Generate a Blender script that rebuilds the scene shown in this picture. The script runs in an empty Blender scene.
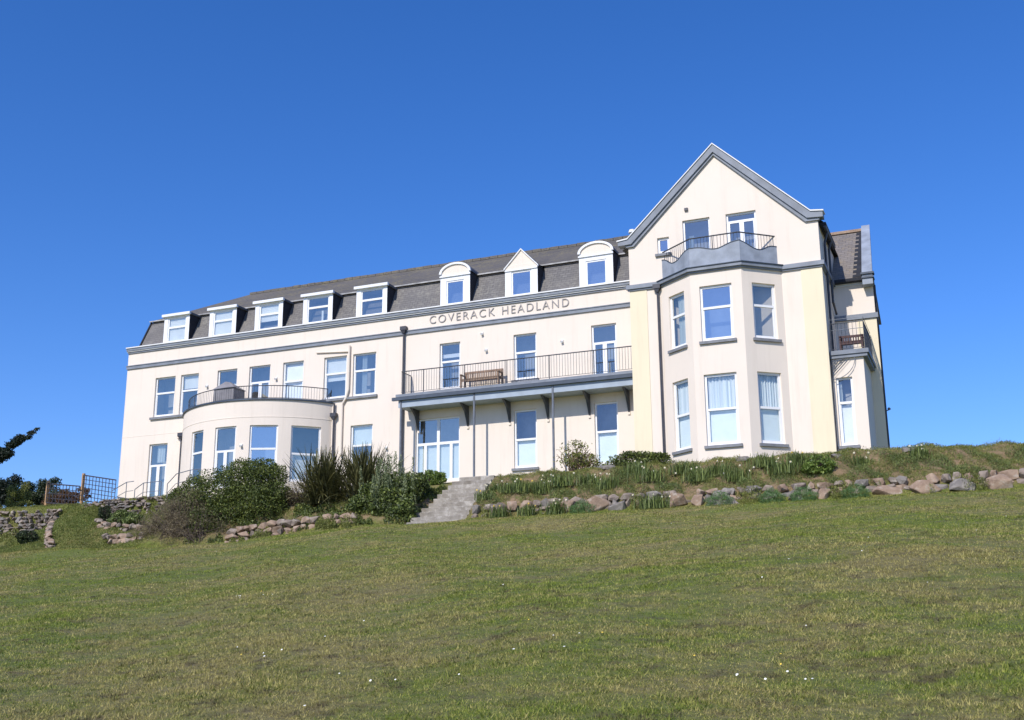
import bpy, bmesh, math, random
import numpy as np
from mathutils import Vector, Matrix
from mathutils.noise import noise as mnoise, fractal

SC = bpy.context.scene
COL = SC.collection
rnd = random.Random(7)

# ------------------------------------------------------------------ camera, sky, sun
PITCH, ROLL, YAW = math.radians(14.39), math.radians(0.38), math.radians(22.9)
CAM = Vector((5.015, -44.279, -7.193))
cd = bpy.data.cameras.new('camera'); cam = bpy.data.objects.new('camera', cd); COL.objects.link(cam)
cd.sensor_width = 36.0; cd.lens = 1131.125 * 36.0 / 1024.0; cd.clip_start = 0.1; cd.clip_end = 3000
Rm = Matrix.Rotation(YAW, 3, 'Z') @ Matrix.Rotation(PITCH, 3, 'X') @ Matrix.Rotation(ROLL, 3, 'Y')
base = Matrix(((1, 0, 0), (0, 0, -1), (0, 1, 0)))          # camera looking along +Y
cam.matrix_world = Matrix.Translation(CAM) @ (Rm @ base).to_4x4()
SC.camera = cam

SUN = Vector((-0.16, -1.0, 0.86)).normalized()              # towards the sun
elev = math.asin(SUN.z)
w = bpy.data.worlds.new('World'); SC.world = w; w.use_nodes = True
nt = w.node_tree; bg = nt.nodes['Background']
sky = nt.nodes.new('ShaderNodeTexSky'); sky.sky_type = 'NISHITA'; sky.sun_disc = False
sky.sun_elevation = elev; sky.sun_rotation = math.atan2(SUN.x, SUN.y) % (2 * math.pi)
sky.altitude = 0; sky.air_density = 1.0; sky.dust_density = 0.3; sky.ozone_density = 3.0
tm = nt.nodes.new('ShaderNodeMix'); tm.data_type = 'RGBA'; tm.blend_type = 'MULTIPLY'; tm.inputs[0].default_value = 1; tm.inputs[7].default_value = (.78, .835, 1.12, 1)
hs = nt.nodes.new('ShaderNodeHueSaturation'); hs.inputs['Saturation'].default_value = 1.18
nt.links.new(sky.outputs[0], tm.inputs[6]); nt.links.new(tm.outputs[2], hs.inputs['Color'])
nt.links.new(hs.outputs[0], bg.inputs[0]); bg.inputs[1].default_value = 0.145
sd = bpy.data.lights.new('sun', 'SUN'); sd.energy = 4.1; sd.angle = math.radians(0.5); sd.color = (1.0, 0.955, 0.90)
so = bpy.data.objects.new('sun', sd); COL.objects.link(so)
so.rotation_euler = SUN.to_track_quat('Z', 'Y').to_euler(); so.location = (0, -60, 60)
vs = SC.view_settings; vs.view_transform = 'Standard'; vs.look = 'None'; vs.gamma = 1; vs.exposure = 0.10
vs.use_curve_mapping = False
SC.render.engine = 'CYCLES'
SC.cycles.max_bounces = 8; SC.cycles.transparent_max_bounces = 12

# ------------------------------------------------------------------ materials
MATS = {}
def S(r, g, b):
    f = lambda c: (c / 255 / 12.92) if c / 255 <= 0.04045 else ((c / 255 + 0.055) / 1.055) ** 2.4
    return (f(r), f(g), f(b), 1)
class N:
    """tiny node helper"""
    def __init__(s, name):
        m = bpy.data.materials.new(name); m.use_nodes = True; s.m = m; s.t = m.node_tree
        s.b = s.t.nodes['Principled BSDF']; MATS[name] = m
        s.co = s.t.nodes.new('ShaderNodeTexCoord')
    def new(s, k, **kw):
        n = s.t.nodes.new('ShaderNode' + k)
        for a, v in kw.items(): setattr(n, a, v)
        return n
    def L(s, a, b): s.t.links.new(a, b)
    def noise(s, scale, detail=4, rough=.55, vec=None, stretch=None):
        n = s.new('TexNoise'); n.inputs['Scale'].default_value = scale; n.inputs['Detail'].default_value = detail
        n.inputs['Roughness'].default_value = rough
        v = vec or s.co.outputs['Object']
        if stretch:
            mp = s.new('Mapping'); mp.inputs['Scale'].default_value = stretch; s.L(v, mp.inputs['Vector']); v = mp.outputs[0]
        s.L(v, n.inputs['Vector']); return n.outputs['Fac']
    def ramp(s, fac, pts):
        r = s.new('ValToRGB'); e = r.color_ramp.elements
        while len(e) < len(pts): e.new(0.5)
        for i, (p, c) in enumerate(pts): e[i].position = p; e[i].color = c if len(c) == 4 else (*c, 1)
        s.L(fac, r.inputs[0]); return r.outputs[0]
    def mix(s, fac, a, b, mode='MIX'):
        n = s.new('Mix', data_type='RGBA', blend_type=mode)
        if isinstance(fac, (int, float)): n.inputs[0].default_value = fac
        else: s.L(fac, n.inputs[0])
        for i, c in ((6, a), (7, b)):
            if isinstance(c, tuple): n.inputs[i].default_value = c if len(c) == 4 else (*c, 1)
            else: s.L(c, n.inputs[i])
        return n.outputs[2]
    def bump(s, h, strength=.3, dist=.02):
        n = s.new('Bump'); n.inputs['Strength'].default_value = strength; n.inputs['Distance'].default_value = dist
        s.L(h, n.inputs['Height']); s.L(n.outputs[0], s.b.inputs['Normal'])
    def col(s, c):
        if isinstance(c, tuple): s.b.inputs['Base Color'].default_value = c if len(c) == 4 else (*c, 1)
        else: s.L(c, s.b.inputs['Base Color'])
    def rough(s, r): s.b.inputs['Roughness'].default_value = r
def simple(name, c, rough=.6, var=.12, scale=3.0, metal=0.0, bump=0.0):
    m = N(name); c = c if len(c) == 4 else (*c, 1)
    d = tuple(x * (1 - var) for x in c[:3]); l = tuple(min(1, x * (1 + var)) for x in c[:3])
    f = m.noise(scale, 5)
    m.col(m.ramp(f, [(.3, d), (.7, l)])); m.rough(rough); m.b.inputs['Metallic'].default_value = metal
    if bump: m.bump(m.noise(scale * 8, 3), bump)
    return m.m
def render_mat(name, c):
    m = N(name)
    c = (*c, 1)
    a = m.noise(.6, 5); b = m.noise(1.0, 6, .65, stretch=(3.5, 3.5, .28))
    base = m.mix(m.ramp(a, [(.35, (0, 0, 0)), (.7, (1, 1, 1))]), tuple(x * .955 for x in c[:3]), c)
    st = m.ramp(b, [(.52, (0, 0, 0)), (.74, (1, 1, 1))])
    k = m.new('Math', operation='MULTIPLY'); k.inputs[1].default_value = .30; m.L(st, k.inputs[0])
    base = m.mix(k.outputs[0], base, (c[0] * .72, c[1] * .70, c[2] * .66, 1))
    m.col(base); m.rough(.85); m.bump(m.noise(28, 4), .12, .01)
render_mat('cream', (.80, .70, .585))
render_mat('yellow', (.80, .70, .49))
simple('trim', (.20, .22, .25), .6, .18, 2.5, bump=.1)
simple('trim_dark', (.05, .068, .095), .55, .2, 3)
simple('soffit', (.33, .385, .44), .6, .1, 2)
simple('white', (.80, .80, .79), .35, .04, 2)
simple('white_old', (.74, .73, .70), .6, .08, 3)
simple('iron', (.055, .06, .07), .5, .3, 6)
simple('pipe_grey', (.15, .165, .19), .5, .2, 4)
simple('pipe_dark', (.045, .045, .055), .5, .3, 6)
simple('lead_pale', (.36, .35, .33), .7, .3, 3)
simple('lead', (.11, .115, .13), .7, .25, 3)
simple('lead_dark', (.022, .024, .032), .9, .25, 3)
simple('bay_lead', (.27, .30, .345), .65, .22, 2.2, bump=.15)
simple('sill', (.20, .205, .215), .7, .2, 4)
simple('letters', (.32, .295, .28), .6, .15, 4)
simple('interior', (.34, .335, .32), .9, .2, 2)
simple('blind', (.84, .84, .80), .8, .05, 2)
simple('blind_blue', (.78, .83, .79), .8, .05, 2)
simple('wood', (.25, .165, .11), .75, .3, 6)
simple('wood_dark', (.075, .035, .032), .7, .3, 6)
simple('wood_post', (.42, .26, .13), .8, .2, 6)
simple('trellis', (.035, .033, .045), .8, .2, 6)
simple('cover', (.21, .20, .205), .85, .2, 2.5)
simple('bark', (.09, .065, .05), .9, .35, 5, bump=.4)
simple('white_petal', (.80, .78, .68), .6, .08, 9)
simple('yellow_petal', (.75, .52, .06), .6, .15, 9)

def curtain_mat():
    m = N('curtain'); f = m.noise(1, 2, .5, stretch=(9, 9, .05))
    m.col(m.ramp(f, [(.35, (.58, .64, .64)), (.65, (.80, .82, .80))])); m.rough(.9)
curtain_mat()
def glass(name, refl, tint, trans):
    m = N(name); t = m.t
    tr = m.new('BsdfTransparent'); tr.inputs[0].default_value = (*trans, 1)
    gl = m.new('BsdfGlossy'); gl.inputs['Roughness'].default_value = .02; gl.inputs[0].default_value = (*tint, 1)
    fr = m.new('LayerWeight'); fr.inputs[0].default_value = .5
    pw = m.new('Math', operation='POWER'); pw.inputs[1].default_value = 4.0; m.L(fr.outputs['Facing'], pw.inputs[0])
    ad = m.new('Math', operation='MULTIPLY_ADD'); ad.use_clamp = True; ad.inputs[1].default_value = .8; ad.inputs[2].default_value = refl + .04; m.L(pw.outputs[0], ad.inputs[0])
    bp = m.new('Bump'); bp.inputs['Strength'].default_value = .05; bp.inputs['Distance'].default_value = .02
    m.L(m.noise(1.3, 2), bp.inputs['Height']); m.L(bp.outputs[0], gl.inputs['Normal'])
    mx = m.new('MixShader'); m.L(ad.outputs[0], mx.inputs[0]); m.L(tr.outputs[0], mx.inputs[1]); m.L(gl.outputs[0], mx.inputs[2])
    out = t.nodes['Material Output']; m.L(mx.outputs[0], out.inputs[0]); t.nodes.remove(m.b)
glass('glass', .28, (1, .95, .84), (.90, .93, .92))
glass('glass_blue', .42, (1, .98, .95), (.7, .8, .9))
glass('glass_clear', .12, (.95, .97, 1), (.95, .98, .98))

def slate(name, c1, c2, lich, w_=.3, h_=.16):
    m = N(name)
    sp = m.new('SeparateXYZ'); m.L(m.co.outputs['Object'], sp.inputs[0])
    cb = m.new('CombineXYZ'); m.L(sp.outputs[0], cb.inputs[0]); m.L(sp.outputs[2], cb.inputs[1])
    br = m.new('TexBrick'); m.L(cb.outputs[0], br.inputs['Vector'])
    br.inputs['Scale'].default_value = 1; br.inputs['Brick Width'].default_value = w_; br.inputs['Row Height'].default_value = h_
    br.inputs['Mortar Size'].default_value = .012; br.inputs['Color1'].default_value = (*c1, 1); br.inputs['Color2'].default_value = (*c2, 1)
    br.inputs['Mortar'].default_value = (c1[0] * .62, c1[1] * .62, c1[2] * .62, 1)
    n1 = m.ramp(m.noise(1.2, 6, .7), [(.44, (0, 0, 0)), (.62, (1, 1, 1))])
    n2 = m.ramp(m.noise(9, 4, .7), [(.45, (0, 0, 0)), (.6, (1, 1, 1))])
    k = m.new('Math', operation='MULTIPLY'); m.L(n1, k.inputs[0]); m.L(n2, k.inputs[1])
    k2 = m.new('Math', operation='MULTIPLY'); m.L(k.outputs[0], k2.inputs[0]); k2.inputs[1].default_value = .75
    c = m.mix(k2.outputs[0], br.outputs['Color'], (*lich, 1))
    c = m.mix(m.ramp(m.noise(.35, 4), [(.4, (0, 0, 0)), (.65, (.35, .35, .35))]), c, (c1[0] * 1.5, c1[1] * 1.45, c1[2] * 1.35, 1))
    m.col(c); m.rough(.75); m.bump(br.outputs['Fac'], -.4, .02)
slate('slate', (.125, .117, .112), (.165, .155, .145), (.26, .245, .20), .26, .12)
slate('slate_top', (.105, .095, .085), (.135, .12, .10), (.24, .20, .09), .26, .08)
slate('slate_wing', (.165, .145, .13), (.21, .185, .165), (.32, .24, .12), .28, .13)

def foliage(name, dark, light, pale=None, rough=.6, scale=1.6, trans=.25):
    m = N(name)
    at = m.new('Attribute', attribute_name='tint')
    f = m.noise(scale, 3)
    a = m.new('Math', operation='ADD'); m.L(f, a.inputs[0]); m.L(at.outputs['Fac'], a.inputs[1])
    h = m.new('Math', operation='MULTIPLY'); h.inputs[1].default_value = .5; m.L(a.outputs[0], h.inputs[0])
    pts = [(.25, dark), (.62, light)]
    if pale: pts.append((.8, pale))
    c = m.ramp(h.outputs[0], pts); m.col(c); m.rough(rough)
    tl = m.new('BsdfTranslucent'); m.L(c, tl.inputs[0])
    mx = m.new('MixShader'); mx.inputs[0].default_value = trans
    out = m.t.nodes['Material Output']; m.L(m.b.outputs[0], mx.inputs[1]); m.L(tl.outputs[0], mx.inputs[2]); m.L(mx.outputs[0], out.inputs[0])
foliage('leaf_green', (.034, .048, .010), (.115, .150, .025), (.26, .29, .055))
foliage('leaf_dark', (.020, .030, .012), (.055, .080, .026), (.10, .13, .045))
foliage('leaf_twig', (.085, .066, .036), (.27, .21, .12), (.44, .36, .20))
foliage('leaf_flax', (.025, .027, .010), (.11, .11, .038), (.42, .38, .16), .4)
foliage('leaf_pale', (.10, .13, .055), (.24, .28, .13), (.40, .42, .24))
foliage('leaf_bulb', (.060, .085, .020), (.155, .205, .050), (.30, .35, .10))
foliage('leaf_cushion', (.06, .12, .035), (.15, .27, .08), (.24, .36, .12))
foliage('leaf_leafy', (.035, .055, .015), (.14, .18, .035), (.30, .35, .08))
foliage('leaf_bright', (.07, .12, .02), (.18, .26, .045), (.30, .36, .07))
foliage('leaf_conifer', (.008, .015, .009), (.02, .034, .016), (.035, .05, .022))
foliage('leaf_olive', (.08, .095, .016), (.21, .235, .045), (.42, .38, .12))
foliage('leaf_red', (.08, .035, .018), (.17, .09, .035), (.24, .15, .06))
foliage('leaf_gorse', (.07, .09, .02), (.2, .19, .03), (.5, .40, .03))

def rock_mat(name, a, b, lich):
    m = N(name)
    c = m.ramp(m.noise(2.2, 6, .65), [(.3, a), (.7, b)])
    l = m.ramp(m.noise(4.5, 5, .7), [(.54, (0, 0, 0)), (.68, (1, 1, 1))])
    c = m.mix(l, c, (*lich, 1)); m.col(c); m.rough(.9); m.bump(m.noise(9, 6, .7), .6, .05)
rock_mat('rock_orange', (.19, .125, .085), (.42, .30, .205), (.40, .35, .28))
rock_mat('rock_grey', (.13, .115, .10), (.28, .245, .21), (.36, .33, .27))
rock_mat('rock_wall', (.13, .105, .08), (.34, .265, .205), (.40, .35, .28))
rock_mat('concrete', (.19, .165, .13), (.38, .345, .29), (.46, .42, .36))

def ground_mat():
    m = N('grass_ground')
    big = m.noise(.22, 5, .6); mid = m.noise(1.1, 6, .7, stretch=(.8, 1.6, 1)); fine = m.noise(9, 5, .75)
    green = m.ramp(fine, [(.3, (.085, .115, .014)), (.7, (.18, .215, .030))])
    straw = m.ramp(fine, [(.3, (.15, .125, .038)), (.7, (.30, .245, .09))])
    s = m.new('Math', operation='ADD'); m.L(big, s.inputs[0]); m.L(mid, s.inputs[1])
    h = m.new('Math', operation='MULTIPLY'); h.inputs[1].default_value = .5; m.L(s.outputs[0], h.inputs[0])
    fac = m.ramp(h.outputs[0], [(.44, (.04, .04, .04)), (.59, (.95, .95, .95))])
    c = m.mix(fac, green, straw)
    sp = m.noise(3.2, 6, .75); c = m.mix(m.ramp(sp, [(.56, (0, 0, 0)), (.66, (.7, .7, .7))]), c, (.13, .10, .045, 1))
    at = m.new('Attribute', attribute_name='bank')      # bare earthy bank
    earth = m.ramp(m.noise(3, 6, .7), [(.36, (.11, .13, .025)), (.48, (.19, .14, .06)), (.60, (.32, .20, .12))])
    c = m.mix(at.outputs['Fac'], c, earth)
    m.col(c); m.rough(.95); m.bump(m.noise(7, 6, .75), .9, .12)
ground_mat()
def blade_mat():
    m = N('grass_blades')
    big = m.noise(.22, 5, .6); mid = m.noise(1.1, 6, .7, stretch=(.8, 1.6, 1))
    at = m.new('Attribute', attribute_name='tint')
    green = m.ramp(at.outputs['Fac'], [(0, (.10, .15, .014)), (1, (.36, .42, .045))])
    straw = m.ramp(at.outputs['Fac'], [(0, (.22, .185, .045)), (1, (.62, .52, .19))])
    s = m.new('Math', operation='ADD'); m.L(big, s.inputs[0]); m.L(mid, s.inputs[1])
    h = m.new('Math', operation='MULTIPLY'); h.inputs[1].default_value = .5; m.L(s.outputs[0], h.inputs[0])
    r = m.new('Math', operation='MULTIPLY_ADD'); r.inputs[1].default_value = .18; m.L(at.outputs['Fac'], r.inputs[0]); m.L(h.outputs[0], r.inputs[2])
    fac = m.ramp(r.outputs[0], [(.53, (.02, .02, .02)), (.67, (.95, .95, .95))])
    c = m.mix(fac, green, straw); sp = m.noise(3.2, 6, .75); c = m.mix(m.ramp(sp, [(.53, (0, 0, 0)), (.62, (.85, .85, .85))]), c, (.13, .10, .05, 1)); m.col(c); m.rough(.8)
    tl = m.new('BsdfTranslucent'); m.L(c, tl.inputs[0]); mx = m.new('MixShader'); mx.inputs[0].default_value = .35
    out = m.t.nodes['Material Output']; m.L(m.b.outputs[0], mx.inputs[1]); m.L(tl.outputs[0], mx.inputs[2]); m.L(mx.outputs[0], out.inputs[0])
blade_mat()

# ------------------------------------------------------------------ object helpers
ORIG = {}
def props(o, label=None, cat=None, group=None, kind=None):
    if label: o['label'] = label
    if cat: o['category'] = cat
    if group: o['group'] = group
    if kind: o['kind'] = kind
    return o
def empty(name, loc, label, cat, group=None):
    o = bpy.data.objects.new(name, None); COL.objects.link(o); o.location = loc; o.empty_display_size = .3
    ORIG[o.name] = Vector(loc); return props(o, label, cat, group, 'thing')
class MB:
    """collects world-space polygons; build() links ONE mesh object"""
    def __init__(s): s.v = []; s.f = []; s.m = []; s.mats = []
    def mi(s, mat):
        if mat not in s.mats: s.mats.append(mat)
        return s.mats.index(mat)
    def poly(s, pts, mat='cream'):
        n = len(s.v); s.v += [tuple(p) for p in pts]; s.f.append(tuple(range(n, n + len(pts)))); s.m.append(s.mi(mat))
    def hexa(s, c, mat):
        n = len(s.v); s.v += [tuple(p) for p in c]; k = s.mi(mat)
        for q in ((0, 3, 2, 1), (4, 5, 6, 7), (0, 1, 5, 4), (1, 2, 6, 5), (2, 3, 7, 6), (3, 0, 4, 7)):
            s.f.append(tuple(n + i for i in q)); s.m.append(k)
    def box(s, x0, x1, y0, y1, z0, z1, mat='cream'):
        s.hexa([(x0, y0, z0), (x1, y0, z0), (x1, y1, z0), (x0, y1, z0), (x0, y0, z1), (x1, y0, z1), (x1, y1, z1), (x0, y1, z1)], mat)
    def fbox(s, fr, u0, u1, d0, d1, z0, z1, mat='cream'):
        P = fr.p
        s.hexa([P(u0, d0, z0), P(u1, d0, z0), P(u1, d1, z0), P(u0, d1, z0), P(u0, d0, z1), P(u1, d0, z1), P(u1, d1, z1), P(u0, d1, z1)], mat)
    def tube(s, pts, r, mat='iron', n=6, r1=None):
        pts = [Vector(p) for p in pts]; rings = []; N_ = len(pts)
        for i, p in enumerate(pts):
            t = (pts[min(i + 1, N_ - 1)] - pts[max(i - 1, 0)]).normalized()
            a = t.cross(Vector((0, 0, 1)) if abs(t.z) < .9 else Vector((1, 0, 0))).normalized(); b = t.cross(a)
            rr = r if r1 is None else r + (r1 - r) * i / max(1, N_ - 1)
            rings.append([p + (a * math.cos(2 * math.pi * k / n) + b * math.sin(2 * math.pi * k / n)) * rr for k in range(n)])
        n0 = len(s.v); k_ = s.mi(mat)
        for rg in rings: s.v += [tuple(q) for q in rg]
        for i in range(N_ - 1):
            for k in range(n):
                s.f.append((n0 + i * n + k, n0 + i * n + (k + 1) % n, n0 + (i + 1) * n + (k + 1) % n, n0 + (i + 1) * n + k)); s.m.append(k_)
        s.f.append(tuple(n0 + k for k in range(n))[::-1]); s.m.append(k_)
        s.f.append(tuple(n0 + (N_ - 1) * n + k for k in range(n))); s.m.append(k_)
    def prism(s, pts2, y0, y1, mat):
        """pts2 (x,z) polygon extruded along y"""
        n = len(pts2); s.poly([(x, y0, z) for x, z in pts2], mat); s.poly([(x, y1, z) for x, z in pts2][::-1], mat)
        for i in range(n):
            a, b = pts2[i], pts2[(i + 1) % n]
            s.poly([(a[0], y0, a[1]), (a[0], y1, a[1]), (b[0], y1, b[1]), (b[0], y0, b[1])], mat)
    def build(s, name, parent=None, label=None, loc=None, normals=True):
        me = bpy.data.meshes.new(name)
        off = ORIG[parent.name] if parent else Vector(loc or (0, 0, 0))
        me.from_pydata([(a - off.x, b - off.y, c - off.z) for a, b, c in s.v], [], s.f)
        for k in s.mats: me.materials.append(MATS[k])
        me.polygons.foreach_set('material_index', s.m)
        if normals:
            bm = bmesh.new(); bm.from_mesh(me); bmesh.ops.remove_doubles(bm, verts=bm.verts, dist=1e-5)
            bmesh.ops.recalc_face_normals(bm, faces=bm.faces); bm.to_mesh(me); bm.free()
        o = bpy.data.objects.new(name, me); COL.objects.link(o)
        ORIG[o.name] = off
        if parent: o.parent = parent
        else: o.location = off
        if label: o['label'] = label
        return o
class Frame:
    def __init__(s, x, y, ang=0.0): s.x, s.y, s.c, s.s = x, y, math.cos(ang), math.sin(ang)
    def p(s, u, d, z): return (s.x + s.c * u - s.s * d, s.y + s.s * u + s.c * d, z)
MAIN = Frame(0, 0)

def wall_holes(mb, P, ub, z0, z1, holes, depth=.16, mat='cream'):
    """P(u,d,z); ub list of u break points; holes (ua,ub,za,zb[,noreveal])"""
    us = sorted(set([round(u, 4) for u in ub] + [round(h[i], 4) for h in holes for i in (0, 1)]))
    zs = sorted(set([z0, z1] + [h[i] for h in holes for i in (2, 3)]))
    for i in range(len(us) - 1):
        for j in range(len(zs) - 1):
            um, zm = (us[i] + us[i + 1]) / 2, (zs[j] + zs[j + 1]) / 2
            if any(h[0] < um < h[1] and h[2] < zm < h[3] for h in holes): continue
            mb.poly([P(us[i], 0, zs[j]), P(us[i + 1], 0, zs[j]), P(us[i + 1], 0, zs[j + 1]), P(us[i], 0, zs[j + 1])], mat)
    for h in holes:
        if len(h) > 4: continue
        a, b, c, d = h[:4]
        hu = [u for u in us if a - 1e-6 <= u <= b + 1e-6]
        for u in (a, b): mb.poly([P(u, 0, c), P(u, depth, c), P(u, depth, d), P(u, 0, d)], mat)
        for z in (c, d):
            for k in range(len(hu) - 1): mb.poly([P(hu[k], 0, z), P(hu[k + 1], 0, z), P(hu[k + 1], depth, z), P(hu[k], depth, z)], mat)

# ------------------------------------------------------------------ the hotel
hotel = empty('hotel_building', (-17.5, 0, -.4), 'long cream rendered seaside building with slate mansard roof, raised lettering and a tall gabled bay', 'building')
IN = MB()
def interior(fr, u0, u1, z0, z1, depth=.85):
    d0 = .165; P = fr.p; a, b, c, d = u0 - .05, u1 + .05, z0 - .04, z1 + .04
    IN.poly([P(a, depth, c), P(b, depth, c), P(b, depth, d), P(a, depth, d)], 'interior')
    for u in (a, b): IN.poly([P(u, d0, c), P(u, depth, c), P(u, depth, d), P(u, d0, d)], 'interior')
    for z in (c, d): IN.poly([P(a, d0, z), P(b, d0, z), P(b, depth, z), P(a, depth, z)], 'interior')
def window(fr, u0, u1, z0, z1, style='sash', blind=None, sill='sill', gl='glass', split=.52, inner=True, name='window', dep=.09, fw=.075, idepth=.85, curtain=None, label=None):
    """frame mesh = the window part; panes, blind, sill = its sub-parts"""
    f = MB(); d0, d1 = dep, dep + .07; W = u1 - u0; H = z1 - z0
    f.fbox(fr, u0, u0 + fw, d0, d1, z0, z1, 'white'); f.fbox(fr, u1 - fw, u1, d0, d1, z0, z1, 'white')
    f.fbox(fr, u0 + fw, u1 - fw, d0, d1, z1 - fw, z1, 'white'); f.fbox(fr, u0 + fw, u1 - fw, d0, d1, z0, z0 + fw + .05, 'white')
    panes = []; a, b, c, d = u0 + fw, u1 - fw, z0 + fw + .05, z1 - fw
    e0, e1 = dep + .008, dep + .062
    if style == 'sash':
        t = z0 + H * split
        f.fbox(fr, a, b, e0 - .02, e1, t - .045, t + .045, 'white'); panes = [(a, b, c, t - .045), (a, b, t + .045, d)]
        # slimmer inner sash border on the lower light
        for q in (0, 1):
            uu = a if q == 0 else b - .035
            f.fbox(fr, uu, uu + .035, e0 + .01, e1, c, t - .045, 'white')
    elif style == 'french':
        t = z0 + H * split
        f.fbox(fr, a, b, e0, e1, t - .05, t + .05, 'white'); m = (a + b) / 2
        f.fbox(fr, m - .09, m + .09, e0, e1, c, t - .05, 'white')
        for q in (a, b - .06): f.fbox(fr, q, q + .06, e0, e1, c, t - .05, 'white')
        for (q, r) in ((a + .06, m - .09), (m + .09, b - .06)):
            f.fbox(fr, q, r, e0, e1, c, c + .09, 'white')
            panes.append((q, r, c + .09, t - .05))
        panes.append((a, b, t + .05, d))
    elif style == 'wide':
        t = z0 + H * split; m = (a + b) / 2
        f.fbox(fr, a, b, e0, e1, t - .06, t + .06, 'white')
        f.fbox(fr, m - .07, m + .07, e0, e1, t + .06, d, 'white')
        panes += [(a, m - .07, t + .06, d), (m + .07, b, t + .06, d)]
        q = [a, a + .38, m, b - .38, b]
        for i in (1, 2, 3): f.fbox(fr, q[i] - .07, q[i] + .07, e0, e1, c, t - .06, 'white')
        for i in range(4):
            l = q[i] + (.07 if i else 0); r = q[i + 1] - (.07 if i < 3 else 0); panes.append((l, r, c, t - .06))
    else: panes = [(a, b, c, d)]
    wo = f.build(name, hotel, label)
    g = MB()
    for (p, q, r, s_) in panes:
        y = dep + .035; g.poly([fr.p(p, y, r), fr.p(q, y, r), fr.p(q, y, s_), fr.p(p, y, s_)], gl)
    g.build('pane', wo, normals=False)
    if blind:
        bm_ = MB()
        for (k0, k1, mt) in blind:
            za, zb = z0 + H * k0, z0 + H * k1
            bm_.fbox(fr, u0 + .03, u1 - .03, dep + .13, dep + .145, za, zb, mt)
        bm_.build('blind', wo)
    if curtain:
        for (k0, k1, v0, v1) in curtain:
            cb = MB(); n = 26; prev = None
            for i in range(n + 1):
                uu = u0 + W * (k0 + (k1 - k0) * i / n); dd = dep + .16 + .035 * math.sin(i * 2.1) + .015 * math.sin(i * 5)
                if prev: cb.poly([fr.p(prev[0], prev[1], z0 + H * v0), fr.p(uu, dd, z0 + H * v0), fr.p(uu, dd, z0 + H * v1), fr.p(prev[0], prev[1], z0 + H * v1)], 'curtain')
                prev = (uu, dd)
            cb.build('curtain', wo, normals=False)
    if sill:
        sl = MB(); sl.fbox(fr, u0 - .09, u1 + .09, -.09, dep + .0, z0 - .11, z0 - .002, sill); sl.build('window_sill', wo)
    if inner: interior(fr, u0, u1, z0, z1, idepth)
    return wo

# --- main facade wall
FH, FS, GH = 6.27, 4.23, 2.87
first = [('sash', -33.28, -32.03, FS), ('sash', -31.69, -30.60, FS), ('sash', -29.46, -28.29, 3.9), ('french', -27.58, -26.36, 3.86), ('sash', -25.63, -24.47, 3.9),
         ('sash', -23.33, -22.09, FS), ('sash', -21.75, -20.52, FS), ('sash', -17.24, -16.21, 4.12), ('sash', -13.61, -12.53, 4.2), ('french', -10.0, -8.88, 3.92)]
ground = [('french', -33.37, -32.24, 0.02), ('sash', -21.78, -20.62, .9), ('wide', -18.40, -16.22, 0.0), ('sash', -13.62, -12.56, .33), ('sash', -9.95, -8.92, .22)]
holes = [(a, b, z, FH) for _, a, b, z in first] + [(a, b, z, GH) for _, a, b, z in ground] + [(-31.1, -22.95, -.45, 3.7, 1)]
X0, X1, ZT = -35.145, -7.58, 7.8
W = MB()
wall_holes(W, MAIN.p, [X0, X1], -.5, ZT, holes)
W.poly([(X0, 0, -.5), (X0, 9, -.5), (X0, 9, ZT), (X0, 0, ZT)]); W.poly([(X0, 9, -.5), (X1, 9, -.5), (X1, 9, ZT), (X0, 9, ZT)])
W.poly([(X0, 0, ZT), (X1, 0, ZT), (X1, 9, ZT), (X0, 9, ZT)], 'lead')
W.build('main_wall', hotel, normals=False)
# joint lines in the render
J = MB(); J.box(X0 - .006, -31.35, -.008, .0, 3.335, 3.36, 'cream'); J.build('render_bead', hotel)
B_ = 'blind'; BB = 'blind_blue'
opts = [dict(sill=None), dict(sill=None, blind=[(.66, 1, 'blind')]), dict(sill=None, blind=[(.60, .70, 'blind')]), {}, dict(sill=None, gl='glass_clear', blind=[(0, 1, B_)]),
        dict(sill=None, blind=[(.44, 1, B_)]), dict(sill=None, curtain=[(.3, .52, .05, 1)]), dict(sill=None, blind=[(.70, .78, 'white')]), dict(sill=None), dict(sill=None)]
for (st, a, b, z), op in zip(first, opts):
    op = dict(op); op.setdefault('sill', None)
    window(MAIN, a, b, z, FH, st, split=.60 if st == 'sash' else .66, **op)
for a, b, z in ((-33.42, -30.45, FS), (-23.45, -20.4, FS), (-17.33, -16.1, 4.12), (-13.7, -12.42, 4.2)):
    S_ = MB(); S_.box(a, b, -.1, .09, z - .12, z - .004, 'sill'); S_.build('stone_sill', hotel)
gopts = [dict(curtain=[(.3, .75, .68, 1)], sill=None, split=.62), dict(blind=[(.5, 1, BB)], split=.52), dict(sill=None, gl='glass_clear', blind=[(0, .62, BB), (.66, 1, 'blind_blue')], split=.60),
         dict(gl='glass_clear', blind=[(0, .5, BB)], split=.49), dict(gl='glass_clear', blind=[(0, .52, BB)], split=.53)]
gopts[2] = dict(sill=None, blind=[(0, .58, BB)], split=.60)
for (st, a, b, z), op in zip(ground, gopts): window(MAIN, a, b, z, GH, st, **op)

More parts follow.
